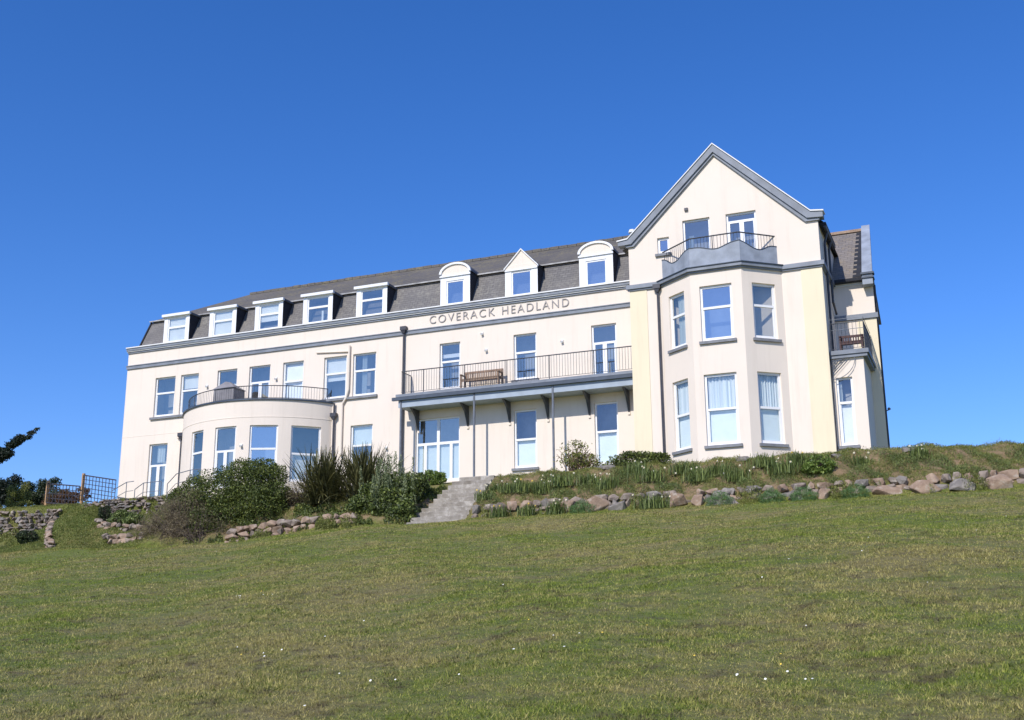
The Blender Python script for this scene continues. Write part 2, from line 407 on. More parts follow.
# --- cornice, string course (run round the left corner too)
def band(name, prof, x0=X0, x1=X1, y=0.0, left=True, lab=None):
    b = MB()
    for (z0, z1, pr, mat) in prof:
        b.box(x0 - (pr * .3 if left else 0), x1, y - pr, y, z0, z1, mat)
        if left: b.box(x0 - pr * .3, x0, y, y + 8.9, z0, z1, mat)
    return b.build(name, hotel, lab)
band('cornice', [(7.72, 7.80, .06, 'trim'), (7.80, 7.85, .11, 'white_old'), (7.85, 7.975, .15, 'trim'), (7.975, 8.03, .19, 'white_old')])
band('string_course', [(6.89, 7.04, .07, 'trim'), (7.04, 7.08, .10, 'trim')])

# --- lettering
def word(text, xa, xb, z0, h):
    c = bpy.data.curves.new('t', 'FONT'); c.body = text; c.size = 1; c.extrude = .03; c.space_character = 1.28; c.offset = -.008
    t = bpy.data.objects.new('t', c); COL.objects.link(t); bpy.context.view_layer.update()
    dg = bpy.context.evaluated_depsgraph_get(); me = bpy.data.meshes.new_from_object(t.evaluated_get(dg))
    co = np.empty(len(me.vertices) * 3); me.vertices.foreach_get('co', co); co = co.reshape(-1, 3)
    mn, mx = co.min(0), co.max(0)
    x = xa + (co[:, 0] - mn[0]) / (mx[0] - mn[0]) * (xb - xa); z = z0 + (co[:, 1] - mn[1]) / (mx[1] - mn[1]) * h
    y = -.004 - .035 * (co[:, 2] - mn[2]) / (mx[2] - mn[2])
    fs = [tuple(p.vertices) for p in me.polygons]; bpy.data.objects.remove(t); bpy.data.curves.remove(c)
    return list(zip(x, y, z)), fs
for wd, xa, xb in (('COVERACK', -17.75, -14.5), ('HEADLAND', -14.14, -10.98)):
    Lt = MB(); v, fs = word(wd, xa, xb, 7.27, .36); n = len(Lt.v); Lt.v += v
    for q in fs: Lt.f.append(tuple(n + i for i in q)); Lt.m.append(Lt.mi('letters'))
    Lt.build('name_lettering', hotel, 'raised grey capitals reading ' + wd)

# --- mansard roof
r = MB(); xa, xb = X0 + .05, X1 + .2; ha = X0 + .42; hb_ = X0 + .50
r.poly([(ha, .25, 8.0), (xb, .25, 8.0), (xb, 1.0, 9.6), (hb_, 1.0, 9.6)], 'slate')
r.poly([(ha, .25, 8.0), (hb_, 1.0, 9.6), (hb_, 8, 9.6), (ha, 8.8, 8.0)], 'slate')
r.poly([(ha, 8.8, 8.0), (xb, 8.8, 8.0), (xb, 8, 9.6), (hb_, 8, 9.6)], 'slate')
r.poly([(xb, .25, 7.8), (xb, 8.8, 7.8), (xb, 8, 9.6), (xb, 4.3, 11.6), (xb, 1, 9.6)], 'cream')
r.box(X0 + .02, X1, .02, .24, 7.8, 8.0, 'lead')
rf = r.build('mansard_roof', hotel, normals=False)
r = MB(); e = .10
r.poly([(hb_ - .05, .92, 9.66), (xb, .92, 9.66), (xb, 4.3, 11.66), (xa + 4.2, 4.3, 11.66)], 'slate_top')
r.poly([(hb_ - .05, .92, 9.66), (xa + 4.2, 4.3, 11.66), (hb_ - .05, 8.1, 9.66)], 'slate_top')
r.poly([(hb_ - .05, 8.1, 9.66), (xa + 4.2, 4.3, 11.66), (xb, 4.3, 11.66), (xb, 8.1, 9.66)], 'slate_top')
r.box(hb_ - .05, xb, .84, .905, 9.605, 9.665, 'lead_pale')
up = r.build('upper_slope', rf, normals=False)
r = MB(); x = xa + 4.2
while x < xb - .5:
    r.box(x, x + .44, 4.18, 4.42, 11.60 + rnd.uniform(0, .015), 11.73 + rnd.uniform(-.01, .02), 'slate_top'); x += .46
r.build('ridge_tiles', rf)
r = MB(); r.tube([(ha - .02, .22, 7.98), (hb_ - .02, .97, 9.62)], .05, 'lead_dark'); r.build('hip_flashing', rf)

# --- dormers
def dormer(x0, x1, kind):
    yf = .12; zb = 8.03; W_ = x1 - x0
    d = MB()
    zt = 9.48 if kind == 'flat' else 9.60 if kind == 'arch' else 9.45
    gx = (.20, .20) if kind == 'flat' else (.30, .30)
    ga, gb = x0 + gx[0], x1 - gx[1]; wz = 9.40 if kind == 'flat' else 9.25
    if kind == 'flat': ga += .04
    # front face with hole
    wall_holes(d, lambda u, dd, z: (u, yf + dd, z), [x0, x1], zb, zt, [(ga, gb, zb + .08, wz)], .07, 'white')
    back = .27 + (9.5 - 8.03) * .47
    chs = []
    for x in (x0, x1):
        yb = 1.0; ch = MB(); chs.append(ch)
        ch.poly([(x, yf, zb), (x, .27, zb), (x, yb, 9.6), (x, yb + (zt - 9.6) * 1.6 if zt > 9.6 else yb, zt), (x, yf, zt)], 'lead_dark')
    if kind == 'flat':
        d.box(x0 - .08, x1 + .08, yf - .14, yf - .0, zt - .02, zt + .11, 'white')
        rt = MB(); rt.box(x0 - .08, x1 + .08, yf, 1.25, zt - .005, zt + .09, 'lead')
    elif kind == 'arch':
        n = 14; cxm = (x0 + x1) / 2; R = W_ / 2 + .05; hh = .50
        arc = [(cxm + R * math.cos(math.pi * i / n), zt + hh * math.sin(math.pi * i / n)) for i in range(n + 1)]
        inn = [(cxm + (R - .11) * math.cos(math.pi * i / n), zt + (hh - .09) * math.sin(math.pi * i / n)) for i in range(n + 1)]
        d.poly([(x, yf, z) for x, z in inn], 'cream')
        for i in range(n):
            d.hexa([(inn[i][0], yf - .07, inn[i][1]), (arc[i][0], yf - .07, arc[i][1]), (arc[i][0], yf + .05, arc[i][1]), (inn[i][0], yf + .05, inn[i][1]),
                    (inn[i + 1][0], yf - .07, inn[i + 1][1]), (arc[i + 1][0], yf - .07, arc[i + 1][1]), (arc[i + 1][0], yf + .05, arc[i + 1][1]), (inn[i + 1][0], yf + .05, inn[i + 1][1])], 'white')
        d.box(x0 - .03, x1 + .03, yf - .06, yf, zt - .16, zt - .10, 'white')
        # cream panel between lintel and arch
        d.box(x0 + .16, x1 - .16, yf - .012, yf - .002, zt - .10, zt + .0, 'cream')
        rt = MB()
        for i in range(n):
            a, b = arc[i], arc[i + 1]; ya, yb = 1.0 + max(0, a[1] - 9.6) * 1.75, 1.0 + max(0, b[1] - 9.6) * 1.75
            rt.poly([(a[0], yf + .05, a[1]), (b[0], yf + .05, b[1]), (b[0], yb, b[1]), (a[0], ya, a[1])], 'lead')
    else:
        cxm = (x0 + x1) / 2; ap = 10.28
        d.poly([(x0, yf, zt), (x1, yf, zt), (cxm, yf, ap)], 'cream')
        for (a, b) in (((x0 - .05, zt - .03), (cxm, ap + .02)), ((cxm, ap + .02), (x1 + .05, zt - .03))):
            d.hexa([(a[0], yf - .06, a[1] - .07), (b[0], yf - .06, b[1] - .07), (b[0], yf + .05, b[1] - .07), (a[0], yf + .05, a[1] - .07),
                    (a[0], yf - .06, a[1]), (b[0], yf - .06, b[1]), (b[0], yf + .05, b[1]), (a[0], yf + .05, a[1])], 'white_old')
        d.box(x0 - .0, x1 + .0, yf - .05, yf, zt - .17, zt - .11, 'white')
        d.box(x0 + .05, x1 - .05, yf - .012, yf - .002, zt - .11, zt + .1, 'cream')
        rt = MB()
        for (a, b) in (((x0 - .05, zt - .03), (cxm, ap + .02)), ((cxm, ap + .02), (x1 + .05, zt - .03))):
            ya, yb = 1.0 + max(0, a[1] - 9.6) * 1.75, 1.0 + max(0, b[1] - 9.6) * 1.75
            rt.poly([(a[0], yf + .05, a[1] - .01), (b[0], yf + .05, b[1] - .01), (b[0], yb, b[1] - .01), (a[0], ya, a[1] - .01)], 'lead')
    do = d.build('dormer', hotel, {'flat': None, 'arch': 'dormer with rounded cream pediment', 'point': 'dormer with pointed cream pediment'}[kind], normals=False)
    [c_.build('cheek', do, normals=False) for c_ in chs]; rt.build('dormer_roof', do, normals=(kind == 'flat'))
    fr = Frame(0, yf)
    f = MB(); a, b, c, e_ = ga, gb, zb + .08, wz; fw = .07
    f.fbox(fr, a, a + fw, .03, .07, c, e_, 'white'); f.fbox(fr, b - fw, b, .03, .07, c, e_, 'white')
    f.fbox(fr, a + fw, b - fw, .03, .07, c, c + fw, 'white'); f.fbox(fr, a + fw, b - fw, .03, .07, e_ - fw, e_, 'white')
    g = MB()
    if kind == 'flat':
        t = c + (e_ - c) * .60; f.fbox(fr, a + fw, b - fw, .02, .07, t - .05, t + .05, 'white')
        g.poly([fr.p(*q) for q in ((a + fw, .05, c + fw), (b - fw, .05, c + fw), (b - fw, .05, t - .05), (a + fw, .05, t - .05))], 'glass')
        g.poly([fr.p(*q) for q in ((a + fw, .05, t + .05), (b - fw, .05, t + .05), (b - fw, .05, e_ - fw), (a + fw, .05, e_ - fw))], 'glass')
        k = dorm_i[0]; dorm_i[0] += 1
        if k in (0, 1, 2):
            bl = MB(); bl.fbox(fr, a + .02, b - .02, .10, .11, (c, c, c + .42)[k], e_, 'blind'); bl.build('blind', do)
        elif k == 3:
            bl = MB(); bl.fbox(fr, a + .75, a + .85, .12, .14, c, c + .6, 'blind'); bl.build('curtain', do)
    else:
        g.poly([fr.p(*q) for q in ((a + fw, .05, c + fw), (b - fw, .05, c + fw), (b - fw, .05, e_ - fw), (a + fw, .05, e_ - fw))], 'glass_blue')
    f.build('window_frame', do); g.build('pane', do, normals=False)
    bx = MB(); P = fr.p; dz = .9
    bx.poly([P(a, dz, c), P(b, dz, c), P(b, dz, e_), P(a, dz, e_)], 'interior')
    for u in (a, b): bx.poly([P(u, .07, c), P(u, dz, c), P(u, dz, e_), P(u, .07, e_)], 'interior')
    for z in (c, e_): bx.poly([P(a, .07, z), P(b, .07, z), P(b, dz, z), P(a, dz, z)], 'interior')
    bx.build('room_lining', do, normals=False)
dorm_i = [0]
for a, b in ((-33.09, -31.50), (-30.25, -28.62), (-27.50, -25.88), (-24.71, -23.05), (-21.74, -20.08)): dormer(a, b, 'flat')
dormer(-17.29, -15.79, 'arch'); dormer(-14.05, -12.48, 'point'); dormer(-10.52, -8.97, 'arch')
f_ = MB(); f_.tube([(-8.62, 2.0, 10.1), (-8.62, 2.0, 11.0)], .09, 'white_old', 10); f_.tube([(-8.62, 2, 10.98), (-8.62, 2, 11.12)], .17, 'white_old', 10, .13)
f_.build('roof_vent_pipe', hotel)

# --- curved bow, ground floor left
BX, BY, BR = -27.05, 2.56, 4.96
def BP(u, d, z): t = math.radians(u); return (BX + (BR - d) * math.sin(t), BY - (BR - d) * math.cos(t), z)
bw = MB(); wins = [(-26.6, -15.0), (-5.8, 7.6), (15.2, 30.2), (37.0, 53.0)]
wall_holes(bw, BP, list(np.arange(-58.9, 59.0, 2.0)) + [58.9], -.5, 4.0, [(a, b, (.25, .02, .25, .25)[i], 2.83) for i, (a, b) in enumerate(wins)], .16)
bow = bw.build('bow_wall', hotel, normals=False)
bc = MB()
ts = [-58.9 + 117.8 * i / 60 for i in range(61)]
for i in range(60):
    a, b = ts[i], ts[i + 1]
    bc.hexa([BP(a, -.07, 4.0), BP(b, -.07, 4.0), BP(b, .30, 4.0), BP(a, .30, 4.0), BP(a, -.07, 4.07), BP(b, -.07, 4.07), BP(b, .30, 4.07), BP(a, .30, 4.07)], 'trim_dark')
    bc.hexa([BP(a, -.012, 3.20), BP(b, -.012, 3.20), BP(b, 0, 3.20), BP(a, 0, 3.20), BP(a, -.012, 3.235), BP(b, -.012, 3.235), BP(b, 0, 3.235), BP(a, 0, 3.235)], 'cream')
bc.build('coping', bow)
bc = MB(); bc.poly([BP(t, .1, 3.75) for t in ts], 'lead'); bc.build('bow_deck', bow, normals=False)
for i, (a, b) in enumerate(wins):
    m = math.radians((a + b) / 2); hw = BR * math.sin(math.radians((b - a) / 2)) - .01
    c = BP((a + b) / 2, BR * (1 - math.cos(math.radians((b - a) / 2))), 0)
    fr = Frame(c[0], c[1], m)
    window(fr, -hw, hw, (.25, .02, .25, .25)[i], 2.83, ('sash', 'french', 'sash', 'sash')[i], sill=None, split=(.60, .60, .58, .50)[i], gl=('glass', 'glass', 'glass_blue', 'glass')[i],
           blind=[(0, .5, 'blind')] if i == 3 else None, dep=.06)
# bow railing
def rail(name, pts, z0, z1, gap=.12, post=2.0, parent=hotel, mat='iron', rr=.022, rb=.008, rp=.018):
    rl = MB(); P = [Vector((p[0], p[1], 0)) for p in pts]
    L = [0]
    for i in range(len(P) - 1): L.append(L[-1] + (P[i + 1] - P[i]).length)
    def at(s):
        for i in range(len(P) - 1):
            if s <= L[i + 1] + 1e-6: return P[i].lerp(P[i + 1], (s - L[i]) / max(1e-6, L[i + 1] - L[i]))
        return P[-1]
    rl.tube([(p.x, p.y, z1) for p in P], rr, mat); rl.tube([(p.x, p.y, z0 + .08) for p in P], rb * 1.4, mat, 5)
    n = int(L[-1] / gap)
    for i in range(n + 1):
        q = at(L[-1] * i / n); rl.tube([(q.x, q.y, z0 + .08), (q.x, q.y, z1)], rb, mat, 4)
    n = max(1, round(L[-1] / post))
    for i in range(n + 1):
        q = at(L[-1] * i / n); rl.tube([(q.x, q.y, z0), (q.x, q.y, z1)], rp, mat, 6)
    return rl.build(name, parent)
rail('balcony_railing', [BP(t, .2, 0)[:2] for t in np.linspace(-54, 57, 42)], 4.07, 4.72, .13, 1.7)

# --- long first-floor balcony
b = MB(); y1 = -.98; xl, xr = -18.9, -7.6
b.box(xl + .1, xr, y1 + .05, -.002, 3.62, 3.74, 'soffit'); b.box(xl, xr, y1 - .03, -.002, 3.742, 3.86, 'trim')
balc = b.build('balcony_deck', hotel)
b = MB(); b.box(xl - .12, xr, y1 - .16, y1 - .035, 3.56, 3.70, 'trim_dark'); b.build('gutter', balc)
b = MB(); b.box(xl + .15, xr, y1 - .03, y1 + .045, 3.25, 3.615, 'soffit')
b.box(xl + .15, xr, y1 + .05, -.002, 3.26, 3.34, 'soffit'); b.build('fascia', balc)
for x in (-18.25, -15.8, -13.8, -12.02, -10.15, -8.42):
    b = MB(); t = .045
    b.prism([(0, 0)], 0, 0, 'trim_dark') if False else None
    pr = [(-.02, 3.255), (-.80, 3.255), (-.60, 3.14), (-.34, 2.95), (-.14, 2.60), (-.02, 2.35)]
    n0 = [(x - t, y, z) for y, z in pr]; n1 = [(x + t, y, z) for y, z in pr]
    b.poly(n0, 'iron'); b.poly(n1[::-1], 'iron')
    for i in range(len(pr)): j = (i + 1) % len(pr); b.poly([n0[i], n0[j], n1[j], n1[i]], 'iron')
    b.box(x - .05, x + .05, -.05, -.002, 2.24, 2.34, 'cream')
    b.build('bracket', balc)
for x in (-18.62, -15.05, -11.42):
    b = MB(); b.tube([(x, y1 - .02, -.6), (x, y1 - .02, 3.56)], .05, 'pipe_grey', 10)
    b.box(x - .09, x + .09, y1 - .11, y1 + .07, -.6, -.36, 'sill'); b.build('balcony_post', balc)
rail('balcony_railing', [(xl + .25, -.05), (xl + .25, y1 + .04), (xr, y1 + .04)], 3.86, 4.90, .125, 2.05, rr=.024)

# --- downpipes
def pipe(pts, r_, mat='pipe_dark', hopper=None):
    p = MB(); p.tube(pts, r_, mat, 8)
    zt, zb = max(q[2] for q in pts), min(q[2] for q in pts)
    o = p.build('downpipe', hotel)
    if hopper:
        x, y, z = hopper; h = MB(); h.box(x - .15, x + .15, y - .10, y + .10, z - .02, z + .16, mat)
        h.hexa([(x - .05, y - .05, z - .16), (x + .05, y - .05, z - .16), (x + .05, y + .05, z - .16), (x - .05, y + .05, z - .16),
                (x - .12, y - .08, z - .02), (x + .12, y - .08, z - .02), (x + .12, y + .08, z - .02), (x - .12, y + .08, z - .02)], mat); h.build('hopper', o)
    return o
pipe([(-19.03, -.1, -.4), (-19.03, -.1, 7.15)], .05, hopper=(-19.03, -.13, 7.1))
pipe([(-22.62, -.12, -.4), (-22.62, -.12, 3.3)], .05, hopper=(-22.62, -.14, 3.35))
pipe([(-22.62, -.12, 3.45), (-22.62, -.12, 3.98)], .045)
pipe([(-30.95, -.55, -.4), (-30.95, -.55, 2.95)], .05, hopper=(-30.95, -.6, 3.0))
pipe([(-30.95, -.6, 3.0), (-31.6, -.06, 3.05), (-31.6, -.06, 3.3)], .035, 'cream')
pipe([(-21.92, -.08, 6.7), (-21.92, -.08, 4.55), (-22.02, -.08, 4.2), (-22.22, -.08, 3.9), (-22.22, -.08, 1.5)], .055, 'cream')
pipe([(-23.75, -.06, 6.55), (-21.95, -.06, 6.42)], .03, 'cream')
pipe([(-6.40, -2.22, -.45), (-6.40, -2.22, 6.85)], .05, hopper=(-6.42, -2.26, 6.80))

# --- gabled block
GY = -2.14; G = Frame(0, GY)
g = MB()
wall_holes(g, G.p, [-6.65, -.97], -.6, 9.6, [(-5.29, -4.18, 7.12, 9.54), (-3.53, -2.34, 7.12, 9.54), (-6.36, -5.87, 8.27, 8.96)])
g.poly([(-7.58, GY, -.6), (-6.65, GY, -.6), (-6.65, GY, 9.6), (-7.58, GY, 8.7)]); g.poly([(-.97, GY, -.6), (0, GY, -.6), (0, GY, 8.7), (-.97, GY, 9.6)])
g.poly([(-6.65, GY, 9.6), (-.97, GY, 9.6), (-3.88, GY, 12.35)])
g.poly([(0, GY, -.6), (0, 9, -.6), (0, 9, 8.7), (0, GY, 8.7)]); g.poly([(-7.58, GY, -.6), (-7.58, 9, -.6), (-7.58, 9, 8.7), (-7.58, GY, 8.7)])
g.poly([(-7.58, 9, 8.7), (0, 9, 8.7), (-3.88, 9, 12.35)])
gable = g.build('gable_wall', hotel, normals=False)
c = MB(); th = .42
L_ = [(-7.95, 8.78), (-7.95, 9.03), (-7.62, 9.06), (-3.88, 12.66), (.17, 9.0), (.30, 9.0), (.30, 8.72), (-.15, 8.72), (-3.88, 12.20), (-7.42, 8.78)]
def coping(mb, top, bot, y0, y1, mat):
    for i in range(len(top) - 1):
        a, b_, c_, d_ = top[i], top[i + 1], bot[i + 1], bot[i]
        mb.hexa([(d_[0], y0, d_[1]), (c_[0], y0, c_[1]), (c_[0], y1, c_[1]), (d_[0], y1, d_[1]), (a[0], y0, a[1]), (b_[0], y0, b_[1]), (b_[0], y1, b_[1]), (a[0], y1, a[1])], mat)
lt = [(-7.98, 8.98), (-7.55, 9.03), (-3.88, 12.55), (-.25, 9.08), (.22, 9.02)]
lb = [(-7.98, 8.80), (-7.42, 8.82), (-3.88, 12.24), (-.38, 8.84), (.22, 8.80)]
coping(c, lt, lb, GY - .16, GY + .25, 'trim')
lt2 = [(-7.80, 8.90), (-7.40, 8.92), (-3.88, 12.36), (-.38, 8.95), (.12, 8.90)]; lb2 = [(-7.64, 8.72), (-7.34, 8.72), (-3.88, 12.12), (-.46, 8.72), (.06, 8.72)]
coping(c, lt2, lb2, GY - .09, GY + .1, 'trim')
lt3 = [(-8.02, 9.035), (-7.57, 9.085), (-3.88, 12.62), (-.23, 9.135), (.26, 9.075)]; lb3 = [(p[0], p[1] - .053) for p in lt3]
coping(c, lt3, lb3, GY - .20, GY + .3, 'white_old')
c.build('gable_coping', gable)
r = MB()
r.poly([(-7.9, GY + .2, 8.72), (-3.88, GY + .2, 12.5), (-3.88, 9, 12.5), (-7.9, 9, 8.72)], 'slate'); r.poly([(.18, GY + .2, 8.72), (-3.88, GY + .2, 12.5), (-3.88, 9, 12.5), (.18, 9, 8.72)], 'slate')
r.build('gable_roof', hotel, normals=False)
r = MB(); r.box(.02, .26, GY + .26, .85, 8.60, 8.72, 'lead_dark'); r.tube([(.2, GY + .3, 8.58), (.2, .85, 8.58)], .07, 'pipe_dark'); r.build('eaves_gutter', gable)
r = MB(); r.tube([(.2, -1.2, 8.55), (.08, -1.2, 8.1), (.08, -1.2, 3.6)], .05, 'pipe_dark'); r.tube([(.2, -.1, 8.55), (.10, -.1, 8.2), (.10, -.1, 6.0), (.12, .6, 5.7)], .05, 'pipe_dark')
r.build('side_downpipe', gable)
# strips, bands
for xa_, xb_ in ((-7.58, -6.87), (-.77, .025)): q = MB(); q.box(xa_, xb_, GY - .025, GY, -.6, 6.83, 'yellow'); q.build('corner_strip', gable)
qa, qb = MB(), MB()
for z0, z1, pr in ((6.84, 6.91, .07), (6.91, 7.08, .13)):
    qa.box(-7.58 - pr, -6.32, GY - pr, GY, z0, z1, 'trim'); qb.box(-1.5, pr, GY - pr, GY, z0, z1, 'trim'); qb.box(0, pr, GY, .85, z0, z1, 'trim')
qa.build('band', gable); qb.build('band', gable)
window(G, -5.29, -4.18, 7.12, 9.54, 'single', sill=None, gl='glass', curtain=[(.18, .36, 0, .75)])
window(G, -3.53, -2.34, 7.12, 9.54, 'french', sill=None, split=.86)
window(G, -6.36, -5.87, 8.27, 8.96, 'single', fw=.09, gl='glass_blue')
v_ = MB(); v_.box(-5.17, -5.03, GY - .08, GY - .002, 9.93, 10.05, 'iron'); v_.build('wall_vent', gable)

# bay
pts = [(-6.31, -2.14), (-4.82, -3.26), (-2.83, -3.26), (-1.51, -2.14)]
bayw = MB(); segs = []
for i in range(3):
    a, b_ = pts[i], pts[i + 1]; ln = math.hypot(b_[0] - a[0], b_[1] - a[1]); segs.append((Frame(a[0], a[1], math.atan2(b_[1] - a[1], b_[0] - a[0])), ln))
bw_ = [(.50, 1.46), (-4.47 + 4.82, -3.23 + 4.82), (.42, 1.42)]
for (fr, ln), (a, b_) in zip(segs, bw_):
    wall_holes(bayw, fr.p, [0, ln], -.7, 6.92, [(a, b_, .10, 2.82), (a, b_, 4.11, 6.31)])
bay = bayw.build('bay_wall', hotel, normals=False)
for k, ((fr, ln), (a, b_)) in enumerate(zip(segs, bw_)):
    window(fr, a, b_, .10, 2.82, 'sash', split=.505, gl='glass_clear', blind=[(0, .49, BB)], curtain=[(.02, .98, .5, 1)], idepth=.7, fw=.09)
    window(fr, a, b_, 4.11, 6.31, 'sash', split=.60, gl='glass_blue' if k == 1 else 'glass', idepth=.7, fw=.09, curtain=[(.3, .95, .05, 1)] if k == 0 else None)
q = MB()
def offs(pts, o):      # mitred outward offset of the bay outline
    out = []; n = len(pts)
    for i, p in enumerate(pts):
        ns = []
        for j in (i - 1, i):
            if 0 <= j < n - 1:
                dx, dy = pts[j + 1][0] - pts[j][0], pts[j + 1][1] - pts[j][1]; l = math.hypot(dx, dy); ns.append((dy / l, -dx / l))
        nx, ny = sum(a for a, _ in ns), sum(a for _, a in ns); l2 = (nx * nx + ny * ny); s_ = 2 / l2 if len(ns) == 2 else 1
        out.append((p[0] + nx * o * s_, p[1] + ny * o * s_))
    return out
def ring(mb, pts, o0, o1, z0, z1, mat):
    A, B = offs(pts, o0), offs(pts, o1)
    for i in range(len(pts) - 1):
        mb.hexa([(*B[i], z0), (*B[i + 1], z0), (*A[i + 1], z0), (*A[i], z0), (*B[i], z1), (*B[i + 1], z1), (*A[i + 1], z1), (*A[i], z1)], mat)
ring(q, pts, -.1, .07, 6.86, 6.93, 'trim'); ring(q, pts, -.1, .15, 6.93, 7.06, 'trim'); ring(q, pts, -.1, .19, 7.06, 7.09, 'trim_dark')
q.poly([(*p, 7.03) for p in offs(pts, -.05)], 'lead')
bb = q.build('bay_cornice', bay)
# wavy lead parapet
pp = offs([(-6.22, -2.15), (-4.82, -3.26), (-2.83, -3.26), (-1.60, -2.15)], -.02)
hz = [[(0, 8.02), (.12, 8.0), (.30, 7.72), (.45, 7.66), (.62, 7.72), (.82, 7.92), (1, 7.95)],
      [(0, 7.95), (.22, 7.94), (.36, 7.84), (.50, 7.78), (.62, 7.80), (.80, 7.97), (1, 8.02)],
      [(0, 8.02), (.14, 7.95), (.32, 7.78), (.48, 7.70), (.60, 7.72), (.80, 7.92), (1, 7.92)]]
q = MB()
inn = offs(pp, -.10)
for i in range(3):
    n = 18; prev = None
    for k in range(n + 1):
        t = k / n; zz = np.interp(t, [a for a, _ in hz[i]], [b_ for _, b_ in hz[i]]) - .04
        if 0 < k < n:
            zz = (zz + np.interp(t - .07, [a for a, _ in hz[i]], [b_ for _, b_ in hz[i]]) - .04 + np.interp(t + .07, [a for a, _ in hz[i]], [b_ for _, b_ in hz[i]]) - .04) / 3
        o_ = [pp[i][j] + (pp[i + 1][j] - pp[i][j]) * t for j in (0, 1)]; n_ = [inn[i][j] + (inn[i + 1][j] - inn[i][j]) * t for j in (0, 1)]
        cur = (o_, n_, zz)
        if prev:
            (a, b_, z0), (c_, d_, z1) = prev, cur
            q.hexa([(*a, 7.09), (*c_, 7.09), (*d_, 7.09), (*b_, 7.09), (*a, z0), (*c_, z1), (*d_, z1), (*b_, z0)], 'bay_lead')
            q.hexa([(a[0], a[1] - .02, z0 + .001), (c_[0], c_[1] - .02, z1 + .001), (*d_, z1 + .001), (*b_, z0 + .001), (a[0], a[1] - .02, z0 + .03), (c_[0], c_[1] - .02, z1 + .03), (*d_, z1 + .03), (*b_, z0 + .03)], 'trim_dark')
        prev = cur
q.build('wavy_parapet', bay)
rail('balcony_railing', [(p[0], p[1]) for p in offs(pp, -.05)], 7.55, 8.33, .13, 2.2, rr=.028)

# --- right wing
WY = .9; RWX = 1.57; Wg = Frame(0, WY)
g = MB()
g.poly([(-.0, WY, -.6), (RWX, WY, -.6), (RWX, WY, 7.2), (-.0, WY, 7.2)]); g.poly([(RWX, WY, -.6), (RWX - .75, 7.5, -.6), (RWX - .75, 7.5, 7.2), (RWX, WY, 7.2)])
g.poly([(RWX, WY, 7.2), (RWX - .75, 7.5, 7.2), (RWX - .38, 4.2, 10.3)])
wing = g.build('wing_wall', hotel, normals=False)
r = MB(); r.poly([(-2.5, WY - .25, 7.12), (1.22, WY - .25, 7.12), (1.22, 4.2, 10.33), (-2.5, 4.2, 10.33)], 'slate_wing'); r.poly([(-2.5, 8.4, 7.2), (1.22, 8.4, 7.2), (1.22, 4.2, 10.33), (-2.5, 4.2, 10.33)], 'slate_wing')
r.box(-1.5, 1.22, 4.08, 4.32, 10.3, 10.42, 'rock_orange'); wr = r.build('wing_roof', hotel, normals=False)
r = MB(); r.box(.02, 1.2, WY - .30, WY - .02, 7.0, 7.12, 'lead_dark'); r.box(.02, 1.2, WY - .02, WY, 6.9, 7.1, 'white'); r.build('eaves', wr)
r = MB(); sl = (10.33 - 7.12) / (4.2 - .65); n = 11
for i in range(n):
    y0 = .68 + i * .32; z0 = 7.12 + (y0 - .65) * sl; y1_ = y0 + .32; z1 = 7.12 + (y1_ - .65) * sl; xm = .86
    r.hexa([(.97, y0, z0 + .01), (1.25, y0, z0 + .01), (1.25, y1_, z1 + .01), (.97, y1_, z1 + .01), (.97, y0, z0 + .035), (1.25, y0, z0 + .035), (1.25, y1_, z1 + .035), (.97, y1_, z1 + .035)], 'lead_dark')
    ym = y0 + .16; zm = 7.12 + (ym - .65) * sl
    r.hexa([(.84, y0, z0 + .01), (.97, y0, z0 + .01), (.97, ym, zm + .01), (.84, ym, zm + .01), (.84, y0, z0 + .034), (.97, y0, z0 + .034), (.97, ym, zm + .034), (.84, ym, zm + .034)], 'lead_dark')
r.build('stepped_flashing', wr)
r = MB()
P1, P2 = (WY - .42, 7.02), (4.2, 10.42)
prf = [(.45, 6.75), (WY - .02, 6.75), (WY + .0, 7.1), (4.2, 10.1), (4.2, 10.58), (.45, 7.25)]
n0 = [(1.22 - (y - .45) * .045, y, z) for y, z in prf]; n1 = [(1.62 - (y - .45) * .06, y, z) for y, z in prf]
r.poly(n0, 'bay_lead'); r.poly(n1, 'bay_lead')
for i in range(len(prf)): j = (i + 1) % len(prf); r.poly([n0[i], n0[j], n1[j], n1[i]], 'bay_lead')
r.poly([(1.05, 4.2, 10.58), (1.395, 4.2, 10.58), (1.0, 7.4, 7.2), (.8, 7.4, 7.2)], 'bay_lead')
r.box(1.18, 1.68, .38, .72, 7.16, 7.24, 'trim_dark'); r.box(1.20, 1.66, .40, WY - .01, 7.0, 7.07, 'trim_dark')
r.build('gable_parapet', wing, normals=False)
q = MB(); q.box(.86, RWX + .025, WY - .025, WY, -.6, 5.44, 'yellow')
q.build('corner_strip', wing)
q = MB(); q.box(.0, RWX + .1, WY - .1, WY, 5.46, 5.66, 'trim'); q.build('band', wing)
q = MB(); q.tube([(1.60, 1.2, 6.9), (1.60, 1.2, -.4)], .05, 'pipe_dark'); q.build('side_downpipe', wing)
q = MB(); q.tube([(1.44, 2.6, 6.9), (1.44, 2.6, -.4)], .05, 'pipe_dark'); q.build('side_downpipe', wing)
